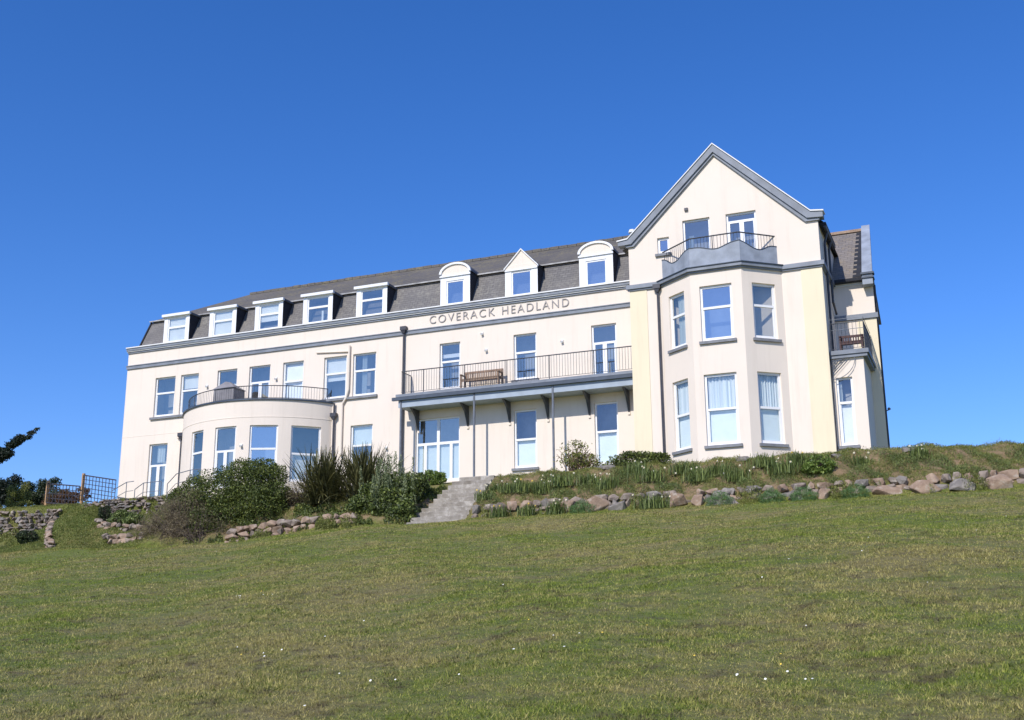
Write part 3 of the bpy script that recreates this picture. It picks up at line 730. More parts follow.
# ground-floor projection with balcony on top
PY = -1.7; Pf = Frame(0, PY)
g = MB(); wall_holes(g, Pf.p, [.03, 1.2], -.6, 3.3, [(.15, .74, 0.0, 2.58)])
g.poly([(1.2, PY, -.6), (1.2, WY, -.6), (1.2, WY, 3.3), (1.2, PY, 3.3)])
ext = g.build('side_projection', hotel, normals=False)
window(Pf, .15, .74, 0.0, 2.58, 'sash', split=.63, blind=[(0, .6, 'blind')], curtain=[(.0, .3, .62, 1)], gl='glass_clear', idepth=.6)
q = MB(); q.box(.03, 1.36, PY - .12, WY - .03, 3.3, 3.42, 'trim'); q.box(.03, 1.42, PY - .17, WY - .03, 3.42, 3.58, 'trim'); q.build('balcony_slab', ext)
q = MB()                                                       # thin lattice added in place of a lacy shadow under the slab
for k in range(7):
    t0 = k / 7
    q.tube([(.06 + .11 * k, PY - .10, 3.28), (.06, PY - .10, 3.28 - .11 * k)], .010, 'pipe_grey', 4)
    q.tube([(.06, PY - .10, 2.55 + .1 * k), (.06 + .10 * k * (1 - t0 * .2), PY - .10, 3.28)], .010, 'pipe_grey', 4)
arc = [(.06 + .85 * math.sin(a), PY - .10, 2.5 + .8 * (1 - math.cos(a))) for a in np.linspace(0, math.pi / 2, 10)]
q.tube(arc, .014, 'pipe_grey', 5); q.build('shadow_lattice', ext)
rail('balcony_railing', [(.10, PY - .05), (1.30, PY - .05), (1.30, WY - .1)], 3.58, 4.66, .13, 1.2, ext, 'iron', .02, .007, .02)
q = MB()
for z in (4.40, 4.82): q.tube([(.10, PY - .05, z), (1.30, PY - .05, z), (1.30, WY - .1, z)], .012, 'pipe_grey')
q.build('privacy_rail', ext)
# wall lamps
def lamp(p, parent=hotel):
    m = MB(); x, y, z = p; m.box(x - .05, x + .05, y - .03, y, z - .07, z + .07, 'white_old'); m.tube([(x, y - .03, z + .01), (x, y - .13, z - .05)], .045, 'white', 8, .06); m.build('wall_light', parent)
for p in ((-30.02, 0, 5.54), (-25.97, 0, 5.52), (-14.91, 0, 5.72), (-11.32, 0, 5.72), (-15.11, 0, 6.5), (-31.3, 0, 2.2), (-19.85, 0, 1.7)): lamp(p)
lamp((BX + BR * math.sin(math.radians(11.3)), BY - BR * math.cos(math.radians(11.3)), 1.9))
IN.build('room_linings', hotel, normals=False)
# satellite dish on the wing side
q = MB(); q.tube([(1.5, 1.6, 1.8), (1.74, 1.5, 1.85)], .02, 'iron'); q.tube([(1.72, 1.35, 1.85), (1.75, 1.5, 1.87)], .06, 'pipe_grey', 10, .03); q.build('satellite_dish', wing)

# ------------------------------------------------------------------ terrain
def sm(a, b, x): t = np.clip((x - a) / (b - a), 0, 1); return t * t * (3 - 2 * t)
PR = {   # y, z profiles from the lawn edge to behind the building
    'farleft': ([-60, -7.4, -5.0, -3.4, -2.75, -2.3, 0, 60], [-2.95 - .167 * 52.6, -3.12, -2.40, -1.85, -1.65, -.25, -.1, 1.0]),
    'ramp':    ([-60, -7.4, -6.0, -4.5, -3.2, -2.4, 0, 60], [-2.85 - .167 * 52.6, -2.85, -2.3, -1.65, -.95, -.35, -.12, 0]),
    'tier':    ([-60, -7.4, -6.9, -5.9, -3.2, -2.6, -2.3, 0, 60], [-2.8 - .167 * 52.6, -2.8, -2.68, -2.25, -1.25, -.98, -.2, -.12, 0]),
    'shrub':   ([-60, -7.4, -7.0, -6.7, -3.4, -1.8, 0, 60], [-2.72 - .167 * 52.6, -2.72, -2.3, -2.15, -.7, -.35, -.2, 0]),
    'stair':   ([-60, -7.6, -7.2, -2.9, -2.0, 0, 60], [-2.68 - .167 * 52.4, -2.72, -2.95, -.80, -.5, -.38, -.2]),
    'right':   ([-60, -7.4, -7.05, -6.8, -4.7, -4.2, -2.0, 0, 60], [-2.62 - .167 * 52.6, -2.62, -2.3, -2.0, -.78, -.66, -.45, -.38, -.2]),
}
ST = [(-400, 'farleft'), (-36.4, 'farleft'), (-35.3, 'ramp'), (-34.0, 'ramp'), (-33.2, 'tier'), (-29.5, 'tier'), (-27, 'shrub'), (-15.25, 'shrub'), (-14.85, 'stair'), (-12.75, 'stair'), (-12.35, 'right'), (400, 'right')]
def H(x, y, bumps=True):
    x = np.asarray(x, float); y = np.asarray(y, float); z = np.zeros(np.broadcast(x, y).shape)
    x, y = np.broadcast_arrays(x, y)
    vals = {k: np.interp(y, *v) for k, v in PR.items()}
    z = vals['farleft'].copy()
    for (xa_, ka), (xb_, kb) in zip(ST[:-1], ST[1:]):
        t = sm(xa_, xb_, x); msk = (x >= xa_) & (x < xb_); z = np.where(msk, vals[ka] * (1 - t) + vals[kb] * t, z)
    z = z - .36 * (.45 + .55 * sm(-31, -26.5, x)) * (1 - sm(-21.5, -18.5, x)) * sm(-26, -9, y) * (1 - sm(-6.8, -5.0, y))
    z = z - .14 * sm(2, 6, x) * sm(-7, -5.5, y)
    # right-hand crest rises a little, lawn undulates gently
    z = z + .16 * np.sin(x * .21 + 1.0) * np.sin(y * .17) * sm(-8, -14, y) * sm(-43, -36, y)
    z = z + .05 * np.sin(x * .9 + .7 * y) * sm(-4, -7, y) * sm(-8, -7.4, y) * 0
    z = z + (.045 * np.sin(x * .8 + 1.3 * np.sin(y * .5)) + .03 * np.sin(x * 1.9 + y * 1.3)) * sm(-40, -34, y) * sm(-7.6, -12, y)
    if bumps:
        bk = sm(-7.2, -6.6, y) * sm(-3.8, -4.6, y)
        z = z + bk * (.07 * np.sin(x * 2.7 + y * 3.1) + .05 * np.sin(x * 5.3 - y * 2.2))
    return z
def h(x, y): return float(H(x, y))
xs = np.concatenate([[-400, -250, -150, -90, -65], np.arange(-50, 14, .22), np.arange(14, 30, 1.0), [40, 60, 90, 150, 250, 400]])
ys = np.concatenate([[-300, -200, -130, -90, -70, -60], np.arange(-52, -10, .3), np.arange(-10, .6, .14), np.arange(1, 12, .8), [16, 22, 30, 40, 60, 90, 140, 250, 400]])
XX, YY = np.meshgrid(xs, ys); ZZ = H(XX, YY)
nv = XX.size; me = bpy.data.meshes.new('ground'); nx_, ny_ = len(xs), len(ys)
me.vertices.add(nv); me.vertices.foreach_set('co', np.stack([XX, YY, ZZ], -1).ravel())
ii, jj = np.meshgrid(np.arange(nx_ - 1), np.arange(ny_ - 1)); a = (jj * nx_ + ii).ravel()
F = np.stack([a, a + 1, a + 1 + nx_, a + nx_], -1)
me.loops.add(F.size); me.loops.foreach_set('vertex_index', F.ravel()); me.polygons.add(len(F)); me.polygons.foreach_set('loop_start', np.arange(0, F.size, 4)); me.polygons.foreach_set('use_smooth', np.ones(len(F), bool))
me.update(); me.validate()
at = me.attributes.new('bank', 'FLOAT', 'POINT')
bk = sm(-7.35, -6.9, YY) * sm(-4.0, -4.8, YY) * sm(-28, -24, XX) * .85
at.data.foreach_set('value', bk.ravel().astype(np.float32))
me.materials.append(MATS['grass_ground']); gr = bpy.data.objects.new('ground', me); COL.objects.link(gr); gr['kind'] = 'structure'

# ------------------------------------------------------------------ fast triangle soups for leaves / blades
RN = np.random.default_rng(5)
def soup(name, tris, tint, mat, parent=None, loc=(0, 0, 0), extra=None, quads=False):
    k = 4 if quads else 3; n = len(tris); me = bpy.data.meshes.new(name)
    off = np.array(ORIG[parent.name] if parent else loc)
    me.vertices.add(n * k); me.vertices.foreach_set('co', (tris.reshape(-1, 3) - off).astype(np.float32).ravel())
    me.loops.add(n * k); me.loops.foreach_set('vertex_index', np.arange(n * k, dtype=np.int32)); me.polygons.add(n); me.polygons.foreach_set('loop_start', np.arange(0, n * k, k, dtype=np.int32))
    me.update(calc_edges=True)
    t = me.attributes.new('tint', 'FLOAT', 'POINT'); t.data.foreach_set('value', np.repeat(tint, k).astype(np.float32))
    me.materials.append(MATS[mat]); o = bpy.data.objects.new(name, me); COL.objects.link(o); ORIG[o.name] = Vector(off)
    if parent: o.parent = parent
    else: o.location = off
    return o
def leaves(c, size, up=.4, asp=.5, nrm=None):
    """quad leaves at centres c (n,3)"""
    n = len(c); d = RN.normal(size=(n, 3)); d[:, 2] += up; d /= np.linalg.norm(d, axis=1)[:, None]
    e = RN.normal(size=(n, 3)); s_ = np.cross(d, e); s_ /= np.linalg.norm(s_, axis=1)[:, None] + 1e-9
    sz = size * RN.uniform(.6, 1.4, n)[:, None]
    a = c - d * sz; b_ = c + s_ * sz * asp; e_ = c + d * sz; f = c - s_ * sz * asp
    return np.stack([a, b_, e_, f], 1)
def blob_points(lobes, n, shell=.35, jit=.12):
    """points near the surface of a union of ellipsoids (cx,cy,cz,rx,ry,rz)"""
    L = np.array(lobes); wts = L[:, 3] * L[:, 4] + L[:, 4] * L[:, 5] + L[:, 3] * L[:, 5]; idx = RN.choice(len(L), n, p=wts / wts.sum())
    d = RN.normal(size=(n, 3)); d /= np.linalg.norm(d, axis=1)[:, None]
    rr = 1 - shell * RN.random(n) ** 1.6
    # lumpy
    rr *= 1 + jit * np.sin(d[:, 0] * 7 + L[idx, 0] * 3) * np.sin(d[:, 1] * 6 + 2) + jit * np.sin(d[:, 2] * 9 + L[idx, 1])
    return L[idx, :3] + d * L[idx, 3:6] * rr[:, None]
def shrub(name, lobes, n, size, mat, label, cat='shrub', group=None, jit=.12, twigs=60, up=.4, asp=.5, clump=True, shell=.35, twmat='bark'):
    L = np.array(lobes); cx_, cy_ = L[:, 0].mean(), L[:, 1].mean(); gz = h(cx_, cy_)
    root = empty(name, (cx_, cy_, gz), label, cat, group)
    sub = []
    for l in lobes:                                            # secondary clumps break the outline
        sub.append(l)
        for k in range(9 if clump else 0):
            d = RN.normal(size=3); d /= np.linalg.norm(d); s_ = RN.uniform(.22, .42)
            sub.append((l[0] + d[0] * l[3] * .86, l[1] + d[1] * l[4] * .86, l[2] + d[2] * l[5] * .86, l[3] * s_, l[4] * s_, l[5] * s_))
    c = blob_points(sub, n, shell, jit); c = c[c[:, 2] > H(c[:, 0], c[:, 1]) - .05]
    soup('foliage', leaves(c, size, up, asp), RN.random(len(c)), mat, root, quads=True)
    tw = MB()
    for k in range(twigs):
        l = lobes[rnd.randrange(len(lobes))]; d = Vector((rnd.gauss(0, 1), rnd.gauss(0, 1), abs(rnd.gauss(.4, .8)))).normalized()
        b0 = Vector((l[0] + rnd.uniform(-.3, .3) * l[3], l[1] + rnd.uniform(-.3, .3) * l[4], 0)); b0.z = h(b0.x, b0.y) - .05
        t1 = Vector((l[0] + d.x * l[3] * .95, l[1] + d.y * l[4] * .95, l[2] + d.z * l[5] * 1.03)); mid = b0.lerp(t1, .5) + Vector((rnd.uniform(-.1, .1), rnd.uniform(-.1, .1), .1))
        tw.tube([b0, mid, t1], .022, twmat, 4, .006)
    tw.build('stems', root, normals=False)
    return root

# big evergreen shrub, and the bare twiggy growth at its foot
shrub('evergreen_shrub', [(-24.3, -5.3, -.95, 1.9, 1.5, 1.35), (-22.8, -5.2, -1.0, 1.3, 1.3, 1.3), (-25.7, -5.2, -1.15, 1.3, 1.3, 1.15), (-23.6, -4.9, -.1, 1.3, 1.1, .85), (-22.3, -5.7, -1.7, 1.1, 1.0, .95), (-26.8, -5.2, -1.35, 1.0, .9, .85), (-24.4, -6.2, -1.9, 1.6, .9, .9)],
      78000, .042, 'leaf_green', 'large dense green shrub on the bank below the curved bow', jit=.1)
shrub('twiggy_shrub', [(-26.0, -6.8, -2.2, 1.5, .9, 1.05), (-24.5, -7.1, -2.5, 1.3, .7, .85), (-27.1, -6.4, -2.4, 1.0, .8, .8), (-25.4, -6.7, -1.6, 1.0, .7, .8)], 30000, .05, 'leaf_twig',
      'bare brown twiggy shrub at the lower left foot of the big green shrub', asp=.10, twigs=160, up=.2, jit=.15)
shrub('brown_shrub', [(-21.2, -4.7, -1.1, .9, .8, .7), (-20.9, -4.2, -.35, .75, .6, .6)], 6500, .05, 'leaf_twig', 'thin dry brown shrub between the green shrub and the spiky flax', asp=.15, twigs=60)
shrub('leafy_shrub', [(-16.6, -6.3, -1.75, 1.1, .7, .85), (-15.8, -6.2, -1.55, .8, .7, .9), (-17.4, -6.3, -1.95, .7, .6, .55), (-15.8, -5.2, -1.0, .7, .6, .6), (-15.3, -6.7, -2.2, .6, .5, .5)], 21000, .052, 'leaf_leafy', 'glossy leafy shrub beside the foot of the concrete steps', asp=.6)
shrub('low_shrub', [(-16.0, -2.9, -.35, .55, .4, .36)], 4000, .04, 'leaf_bright', 'low bright green mound at the top of the steps')
shrub('spreading_shrub', [(-7.2, -3.9, -.4, 1.0, .5, .38), (-6.5, -3.8, -.42, .8, .5, .30)], 7000, .045, 'leaf_green', 'low spreading green shrub at the left foot of the gable')
shrub('red_stemmed_shrub', [(-9.6, -3.6, .05, .75, .45, .62), (-9.2, -3.6, -.25, .7, .45, .35)], 1500, .05, 'leaf_olive', 'thin red stemmed shrub in front of the balcony window', twigs=60, twmat='wood', shell=.9)
shrub('low_shrub', [(-30.6, -4.5, -1.45, .75, .45, .36), (-29.9, -4.6, -1.55, .5, .4, .28)], 5000, .05, 'leaf_bulb', 'low dark green clump on the grassy slope left of the big shrub')
shrub('low_shrub', [(-31.9, -6.6, -2.35, .7, .5, .35)] if False else [(-34.4, -6.2, -2.25, .45, .4, .32)], 2500, .05, 'leaf_dark', 'small dark green clump at the foot of the far left wall')
shrub('low_shrub', [(-32.4, -3.7, -1.05, .3, .3, .42)], 1800, .04, 'leaf_dark', 'small dark upright clump at the end of the left rubble wall')
shrub('low_shrub', [(-.1, -6.0, -1.35, .55, .45, .35)], 2500, .05, 'leaf_bright', 'small bright green bush on the bank below the right wing')

# flax and upright spikes
def flax(name, x, y, n, L_, lean, mat, label, width=.024, cat='plant'):
    gz = h(x, y); root = empty(name, (x, y, gz), label, cat); Q = []; T = []
    for k in range(n):
        az = RN.uniform(0, 2 * math.pi); ln = L_ * RN.uniform(.55, 1.1); th_ = lean * abs(RN.normal(0, .55)) + .05; w_ = width * RN.uniform(.7, 1.2)
        p = np.array([x + RN.normal(0, .32), y + RN.normal(0, .22), gz]); t_ = RN.random(); side = np.array([-math.sin(az), math.cos(az), 0]); sg = 5
        pv, wp = p, w_ * .6
        for s_ in range(1, sg + 1):
            f = s_ / sg; a_ = th_ * (0.6 + f * .9)
            nx2 = pv + np.array([math.cos(az) * math.sin(a_), math.sin(az) * math.sin(a_), math.cos(a_)]) * ln / sg
            wn = w_ * (1 - .15 * abs(f - .4) * 2) if s_ < sg else .004
            Q.append([pv - side * wp, pv + side * wp, nx2 + side * wn, nx2 - side * wn]); T.append(t_); pv, wp = nx2, wn
    soup('leaves', np.array(Q), np.array(T), mat, root, quads=True); return root
flax('flax_plant', -19.9, -5.0, 620, 2.3, 1.15, 'leaf_flax', 'tall dark spiky flax on the bank, nearer the green shrub')
flax('flax_plant', -18.1, -5.0, 640, 2.35, 1.15, 'leaf_flax', 'tall dark spiky flax on the bank, nearer the steps')
def spikes(x, y, n, label):
    gz = h(x, y); root = empty('spiky_shrub', (x, y, gz), label, 'plant'); C_ = []
    for k in range(n):
        bx, by = x + RN.normal(0, .42), y + RN.normal(0, .25); b_ = RN.uniform(1.3, 2.25); lx, ly = RN.normal(0, .12, 2)
        z0 = h(bx, by); t = RN.random(150) ** .8; r_ = (.13 * (1.05 - t)) + .02; az = RN.uniform(0, 6.28, 150)
        C_.append(np.stack([bx + lx * t + r_ * np.cos(az), by + ly * t + r_ * np.sin(az), z0 + b_ * (.15 + .85 * t)], -1))
    C_ = np.concatenate(C_); soup('foliage', leaves(C_, .055, 1.4, .22), RN.random(len(C_)), 'leaf_pale', root, quads=True)
spikes(-16.2, -6.5, 34, 'pale grey green shrub of upright spikes above the leafy shrub')

# ------------------------------------------------------------------ daffodils and cushions
def daffodil(x, y, sc, white, label, nf=7):
    gz = h(x, y) - .02; root = empty('daffodil_clump', (x, y, gz), label, 'flower clump', 'daffodil clumps along the bank'); Q = []; T = []
    for k in range(int(170 * sc)):
        az = RN.uniform(0, 6.28); ln = .42 * RN.uniform(.6, 1.1) * min(1.2, sc); th_ = abs(RN.normal(.12, .28)); p = np.array([x + RN.normal(0, .17 * sc), y + RN.normal(0, .13 * sc), gz]); w_ = .012
        side = np.array([-math.sin(az), math.cos(az), 0]); m_ = p + np.array([math.cos(az) * math.sin(th_), math.sin(az) * math.sin(th_), math.cos(th_)]) * ln * .6
        e_ = m_ + np.array([math.cos(az) * math.sin(th_ * 2), math.sin(az) * math.sin(th_ * 2), math.cos(th_ * 2)]) * ln * .4; t_ = RN.random()
        Q.append([p - side * w_, p + side * w_, m_ + side * w_, m_ - side * w_]); T.append(t_); Q.append([m_ - side * w_, m_ + side * w_, e_ + side * .004, e_ - side * .004]); T.append(t_)
    soup('leaves', np.array(Q), np.array(T), 'leaf_bulb', root, quads=True)
    mt = 'white_petal' if white else 'yellow_petal'
    for k in range(nf):
        fl = MB()
        c = Vector((x + rnd.gauss(0, .24 * sc), y - .05 + rnd.gauss(0, .15 * sc), gz + rnd.uniform(.30, .48) * min(1.2, sc)))
        d = Vector((rnd.uniform(-.6, .6), -1, rnd.uniform(-.1, .5))).normalized(); u = d.cross(Vector((0, 0, 1))).normalized(); v = u.cross(d)
        for q_ in range(6):
            a = math.pi / 3 * q_; e1 = (u * math.cos(a) + v * math.sin(a)); e2 = (u * math.cos(a + .5) + v * math.sin(a + .5)); e3 = (u * math.cos(a - .5) + v * math.sin(a - .5))
            fl.poly([c, c + e3 * .020, c + e1 * .042 - d * -.006, c + e2 * .020], mt)
        fl.tube([c, c + d * .022], .009, 'yellow_petal', 6, .013); fl.tube([c - d * .01, c - d * .02 - Vector((0, 0, .3))], .004, 'leaf_bulb', 3)
        fl.build('flower', root, normals=False)
    return root
D = [(-11.9, -5.9, .8, 1, 'daffodil clump at the right edge of the steps'), (-11.3, -6.1, 1.0, 1, 'white daffodils between the steps and the middle balcony post'), (-10.7, -6.4, 1.1, 0, 'yellow daffodils low on the bank right of the steps'),
     (-10.0, -6.1, 1.3, 1, 'white daffodil clump below the middle balcony post'), (-9.2, -6.0, 1.3, 1, 'white daffodil clump below the red stemmed shrub'), (-8.9, -7.6, 1.2, 1, 'daffodil clump in front of the stones below the red stemmed shrub'),
     (-11.0, -7.6, 1.1, 0, 'leafy daffodil clump at the stones just right of the steps'), (-9.9, -7.6, 1.0, 0, 'daffodil clump between two orange stones near the steps'), (-8.2, -6.0, 1.3, 1, 'white daffodils below the last balcony window'),
     (-7.4, -6.1, 1.2, 1, 'daffodil clump below the spreading shrub'), (-6.6, -5.3, 1.4, 1, 'large white daffodil clump left of the bay downpipe'), (-5.9, -6.0, 1.5, 1, 'large white daffodil clump below the bay downpipe'),
     (-4.9, -5.5, 1.4, 1, 'white daffodils below the left bay window'), (-5.4, -7.6, 1.6, 1, 'big dark daffodil clump standing in front of the stones by the triangular boulder'), (-4.2, -6.2, 1.3, 1, 'daffodil clump above the triangular boulder'),
     (-3.6, -5.6, 1.4, 1, 'white daffodils below the middle bay window'), (-2.8, -6.1, 1.5, 1, 'tall white daffodils below the right edge of the middle bay window'), (-2.0, -5.6, 1.5, 1, 'tall white daffodils below the right bay window'),
     (-1.3, -6.1, 1.6, 1, 'dense tall daffodil clump below the right yellow strip'), (-.9, -5.4, 1.2, 0, 'yellow daffodils near the top of the bank by the right yellow strip'), (1.2, -5.6, 1.0, 1, 'small daffodil clump below the right wing corner'),
     (3.0, -5.3, 1.0, 1, 'sparse daffodil clump right of the building'), (-12.1, -6.5, .9, 0, 'small daffodil clump at the top right of the steps')]
for x, y, s_, wt, lb_ in D: daffodil(x, y, s_, wt, lb_, nf=4 if wt else 2)
for x, lb_ in ((-3.15, 'blue green cushion plant just right of the triangular boulder'), (-1.45, 'blue green cushion plant between the grey stones'), (-.45, 'low flat blue green cushion plant in the middle of the stone row'), (1.15, 'blue green cushion plant left of the orange boulders'), (-7.9, 'blue green cushion plant by the stones near the big daffodils')):
    y = -7.62; g0 = h(x, y)
    r_ = rnd.uniform(.32, .42)
    shrub('cushion_plant', [(x, y, g0 + .08, r_ * 1.25, r_ * .8, r_ * .95)], 5000, .03, 'leaf_cushion', lb_, 'cushion plant', 'cushion plants at the foot of the stones', clump=False, twigs=0, asp=.15, up=1.0)

# ------------------------------------------------------------------ stones
def stone_mesh(mb, c, s, mat, seed, yaw=0.0):
    r_ = random.Random(seed); bm = bmesh.new()
    for k in range(16):
        v = Vector((r_.gauss(0, 1), r_.gauss(0, 1), r_.gauss(0, 1))).normalized(); m = max(abs(v.x), abs(v.y), abs(v.z)); v = v.lerp(v / m, .6) * r_.uniform(.72, 1.0)
        bm.verts.new(v)
    bmesh.ops.convex_hull(bm, input=bm.verts); bmesh.ops.delete(bm, geom=[v for v in bm.verts if not v.link_faces], context='VERTS')
    bmesh.ops.bevel(bm, geom=list(bm.edges), offset=.045, segments=1, affect='EDGES')
    n0 = len(mb.v); k_ = mb.mi(mat); bm.verts.index_update(); cy_, sy_ = math.cos(yaw), math.sin(yaw)
    for v in bm.verts:
        x, y, z = v.co.x * s[0], v.co.y * s[1], v.co.z * s[2]
        mb.v.append((c[0] + x * cy_ - y * sy_, c[1] + x * sy_ + y * cy_, c[2] + z))
    for f in bm.faces: mb.f.append(tuple(n0 + v.index for v in f.verts)); mb.m.append(k_)
    bm.free()
def stone_wall(name, path, height, size, label, mats, seed, thick=.3, gap=0.0, lean=.25):
    """rubble wall following path [(x,y,ztop)]"""
    m = MB(); r_ = random.Random(seed); off = (path[0][0], path[0][1], path[0][2] - height)
    for (a, b_) in zip(path[:-1], path[1:]):
        L_ = math.hypot(b_[0] - a[0], b_[1] - a[1]); row = 0; zz = 0; ang = math.atan2(b_[1] - a[1], b_[0] - a[0])
        while zz < height:
            hh = size * r_.uniform(.65, 1.05); u = r_.uniform(-.2, 0) * size
            while u < L_:
                w_ = size * r_.uniform(.7, 1.8); t = min(1, (u + w_ / 2) / L_)
                if r_.random() > gap:
                    x = a[0] + (b_[0] - a[0]) * t; y = a[1] + (b_[1] - a[1]) * t; zt = a[2] + (b_[2] - a[2]) * t
                    stone_mesh(m, (x, y + zz * -lean + r_.uniform(-.05, .05) + .05, zt - zz - hh / 2), (w_ * .56, thick * .6, hh * .60), r_.choice(mats), r_.randrange(1 << 30), ang + r_.uniform(-.1, .1))
                u += w_ * .96
            zz += hh * .9
    o = m.build(name, None, None, off); props(o, label, 'stone wall', kind='thing'); return o
stone_wall('stone_wall', [(-35.0, -2.5, -.32), (-33.6, -2.5, -.15), (-31.5, -2.45, -.15), (-29.2, -2.5, -.2), (-28.2, -2.6, -.3)], .85, .17, 'rubble stone wall just below the ground floor at the left end of the building', ['rock_wall', 'rock_wall', 'rock_grey'], 3, gap=.22)
stone_wall('stone_wall', [(-46, -2.5, -.3), (-40, -2.5, -.35), (-36.3, -2.6, -.45)], 1.35, .19, 'long rubble stone wall at the far left below the trellis', ['rock_wall', 'rock_grey', 'rock_wall'], 4, gap=.3, lean=.3)
stone_wall('stone_wall', [(-35.9, -3.3, -.95), (-34.7, -4.8, -1.6), (-33.1, -6.3, -2.25), (-32.4, -6.8, -2.5)], .5, .26, 'short diagonal line of stones beside the bright grass ramp at the left', ['rock_wall', 'rock_orange'], 5, gap=.1)
stone_wall('stone_wall', [(-29.7, -6.7, -2.3), (-28.4, -6.8, -2.35), (-27.4, -6.9, -2.35)], .4, .26, 'few low stones at the left foot of the twiggy shrub', ['rock_orange', 'rock_wall'], 6, gap=.25)
stone_wall('stone_wall', [(-22.9, -7.2, -2.45), (-20.5, -7.15, -2.2), (-18.2, -7.1, -2.08), (-17.2, -7.1, -2.1)], .66, .36, 'long low retaining wall of orange stones below the flax', ['rock_orange', 'rock_wall', 'rock_orange'], 7, thick=.4)
stone_wall('stone_wall', [(-32.4, -4.2, -1.25), (-31.2, -4.9, -1.55), (-29.4, -5.3, -1.75), (-28.6, -5.5, -1.9)], .28, .3, 'sparse stones along the terrace edge left of the twiggy shrub', ['rock_wall', 'rock_orange'], 8, gap=.35)
stone_wall('stone_wall', [(-12.2, -7.2, -2.12), (-9.4, -7.15, -2.02), (-7.9, -7.15, -1.98), (-2.9, -7.1, -2.02), (2.5, -7.1, -1.98), (8, -7.1, -1.98), (14, -7.15, -1.98)], .66, .38, 'long low stone retaining wall running right from the steps', ['rock_wall', 'rock_wall', 'rock_orange', 'rock_grey'], 9, thick=.32, gap=.04)
BO = [(-8.55, .48, .34, 'rock_orange', 'broad orange boulder with a flat top, left of the pair near the steps'), (-7.5, .62, .40, 'rock_orange', 'largest orange boulder, below the spreading shrub'), (-6.7, .4, .30, 'rock_grey', 'grey boulder between orange boulders below the gable'),
      (-4.55, .40, .38, 'rock_orange', 'upright reddish boulder left of the triangular one'), (-3.95, .30, .33, 'rock_orange', 'narrow rusty boulder touching the triangular one'), (-3.1, .60, .34, 'rock_grey', 'triangular pale grey boulder below the middle of the bay'),
      (-.75, .38, .26, 'rock_grey', 'grey boulder behind the flat cushion plant'), (.2, .34, .26, 'rock_orange', 'small orange boulder right of the flat cushion plant'), (2.1, .62, .30, 'rock_orange', 'wide orange boulder below the right wing corner'),
      (3.2, .62, .33, 'rock_orange', 'wide orange boulder right of the building corner'), (4.25, .55, .30, 'rock_grey', 'pale boulder near the right end of the row'), (5.3, .5, .34, 'rock_orange', 'last brown boulder at the right edge of the photo')]
for i, (x, w_, hh, mt, lb_) in enumerate(BO):
    m = MB(); y = -7.32; z = h(x, y) - .08; w_ *= .86; hh *= .95
    if 'triangular' in lb_ and 'pale' in lb_:
        a = [(x - .62, y - .2, z - .1), (x + .72, y - .25, z - .1), (x + .6, y + .3, z - .05), (x - .5, y + .3, z - .05), (x - .28, y - .02, z + .50), (x - .05, y - .0, z + .52), (x - .0, y + .25, z + .50), (x - .22, y + .25, z + .48)]
        m.hexa(a, mt)
        o = m.build('boulder', None, None, (x, y, z)); bv = o.modifiers.new('bevel', 'BEVEL'); bv.width = .05; bv.segments = 2
    else:
        stone_mesh(m, (x, y, z + hh * .55), (w_, .32, hh), mt, 100 + i); o = m.build('boulder', None, None, (x, y, z))
    props(o, lb_, 'boulder', 'large boulders along the foot of the bank')
for i, (x, y, w_, lb_) in enumerate(((2.65, -4.5, .28, 'pale stone on the crest of the bank right of the building'), (.35, -4.75, .25, 'pale stone on the crest of the bank below the wing'), (-7.9, -4.75, .35, 'flat stone on the terrace edge below the spreading shrub'), (-2.9, -4.9, .3, 'reddish flat stone on the bank top below the bay'))):
    m = MB(); z = h(x, y); stone_mesh(m, (x, y, z + .04), (w_, .2, .12), 'rock_grey', 300 + i); o = m.build('boulder', None, None, (x, y, z)); props(o, lb_, 'boulder', 'stones on top of the bank')

# ------------------------------------------------------------------ steps
m = MB(); n = 11; yb0, yt0 = -7.45, -2.9; zb0, zt0 = -2.86, -.42
for i in range(n):
    y0 = yb0 + (yt0 - yb0) * i / n; z1 = zb0 + (zt0 - zb0) * (i + 1) / n; f = i / (n - 1)
    xl_ = -14.85 + .15 * f + rnd.uniform(-.07, .07); xr_ = -12.45 - .70 * f + rnd.uniform(-.05, .05)
    m.box(xl_, xr_, y0 + rnd.uniform(-.02, .02), yt0 + .6, zb0 - .6 + i * .001, z1 + rnd.uniform(-.01, .01), 'concrete')
o = m.build('stone_steps', None, None, (-13.8, -5, -2.8), normals=False); props(o, 'broad weathered concrete steps climbing the bank to the terrace', 'steps', kind='thing')
bv = o.modifiers.new('bevel', 'BEVEL'); bv.width = .02; bv.segments = 2

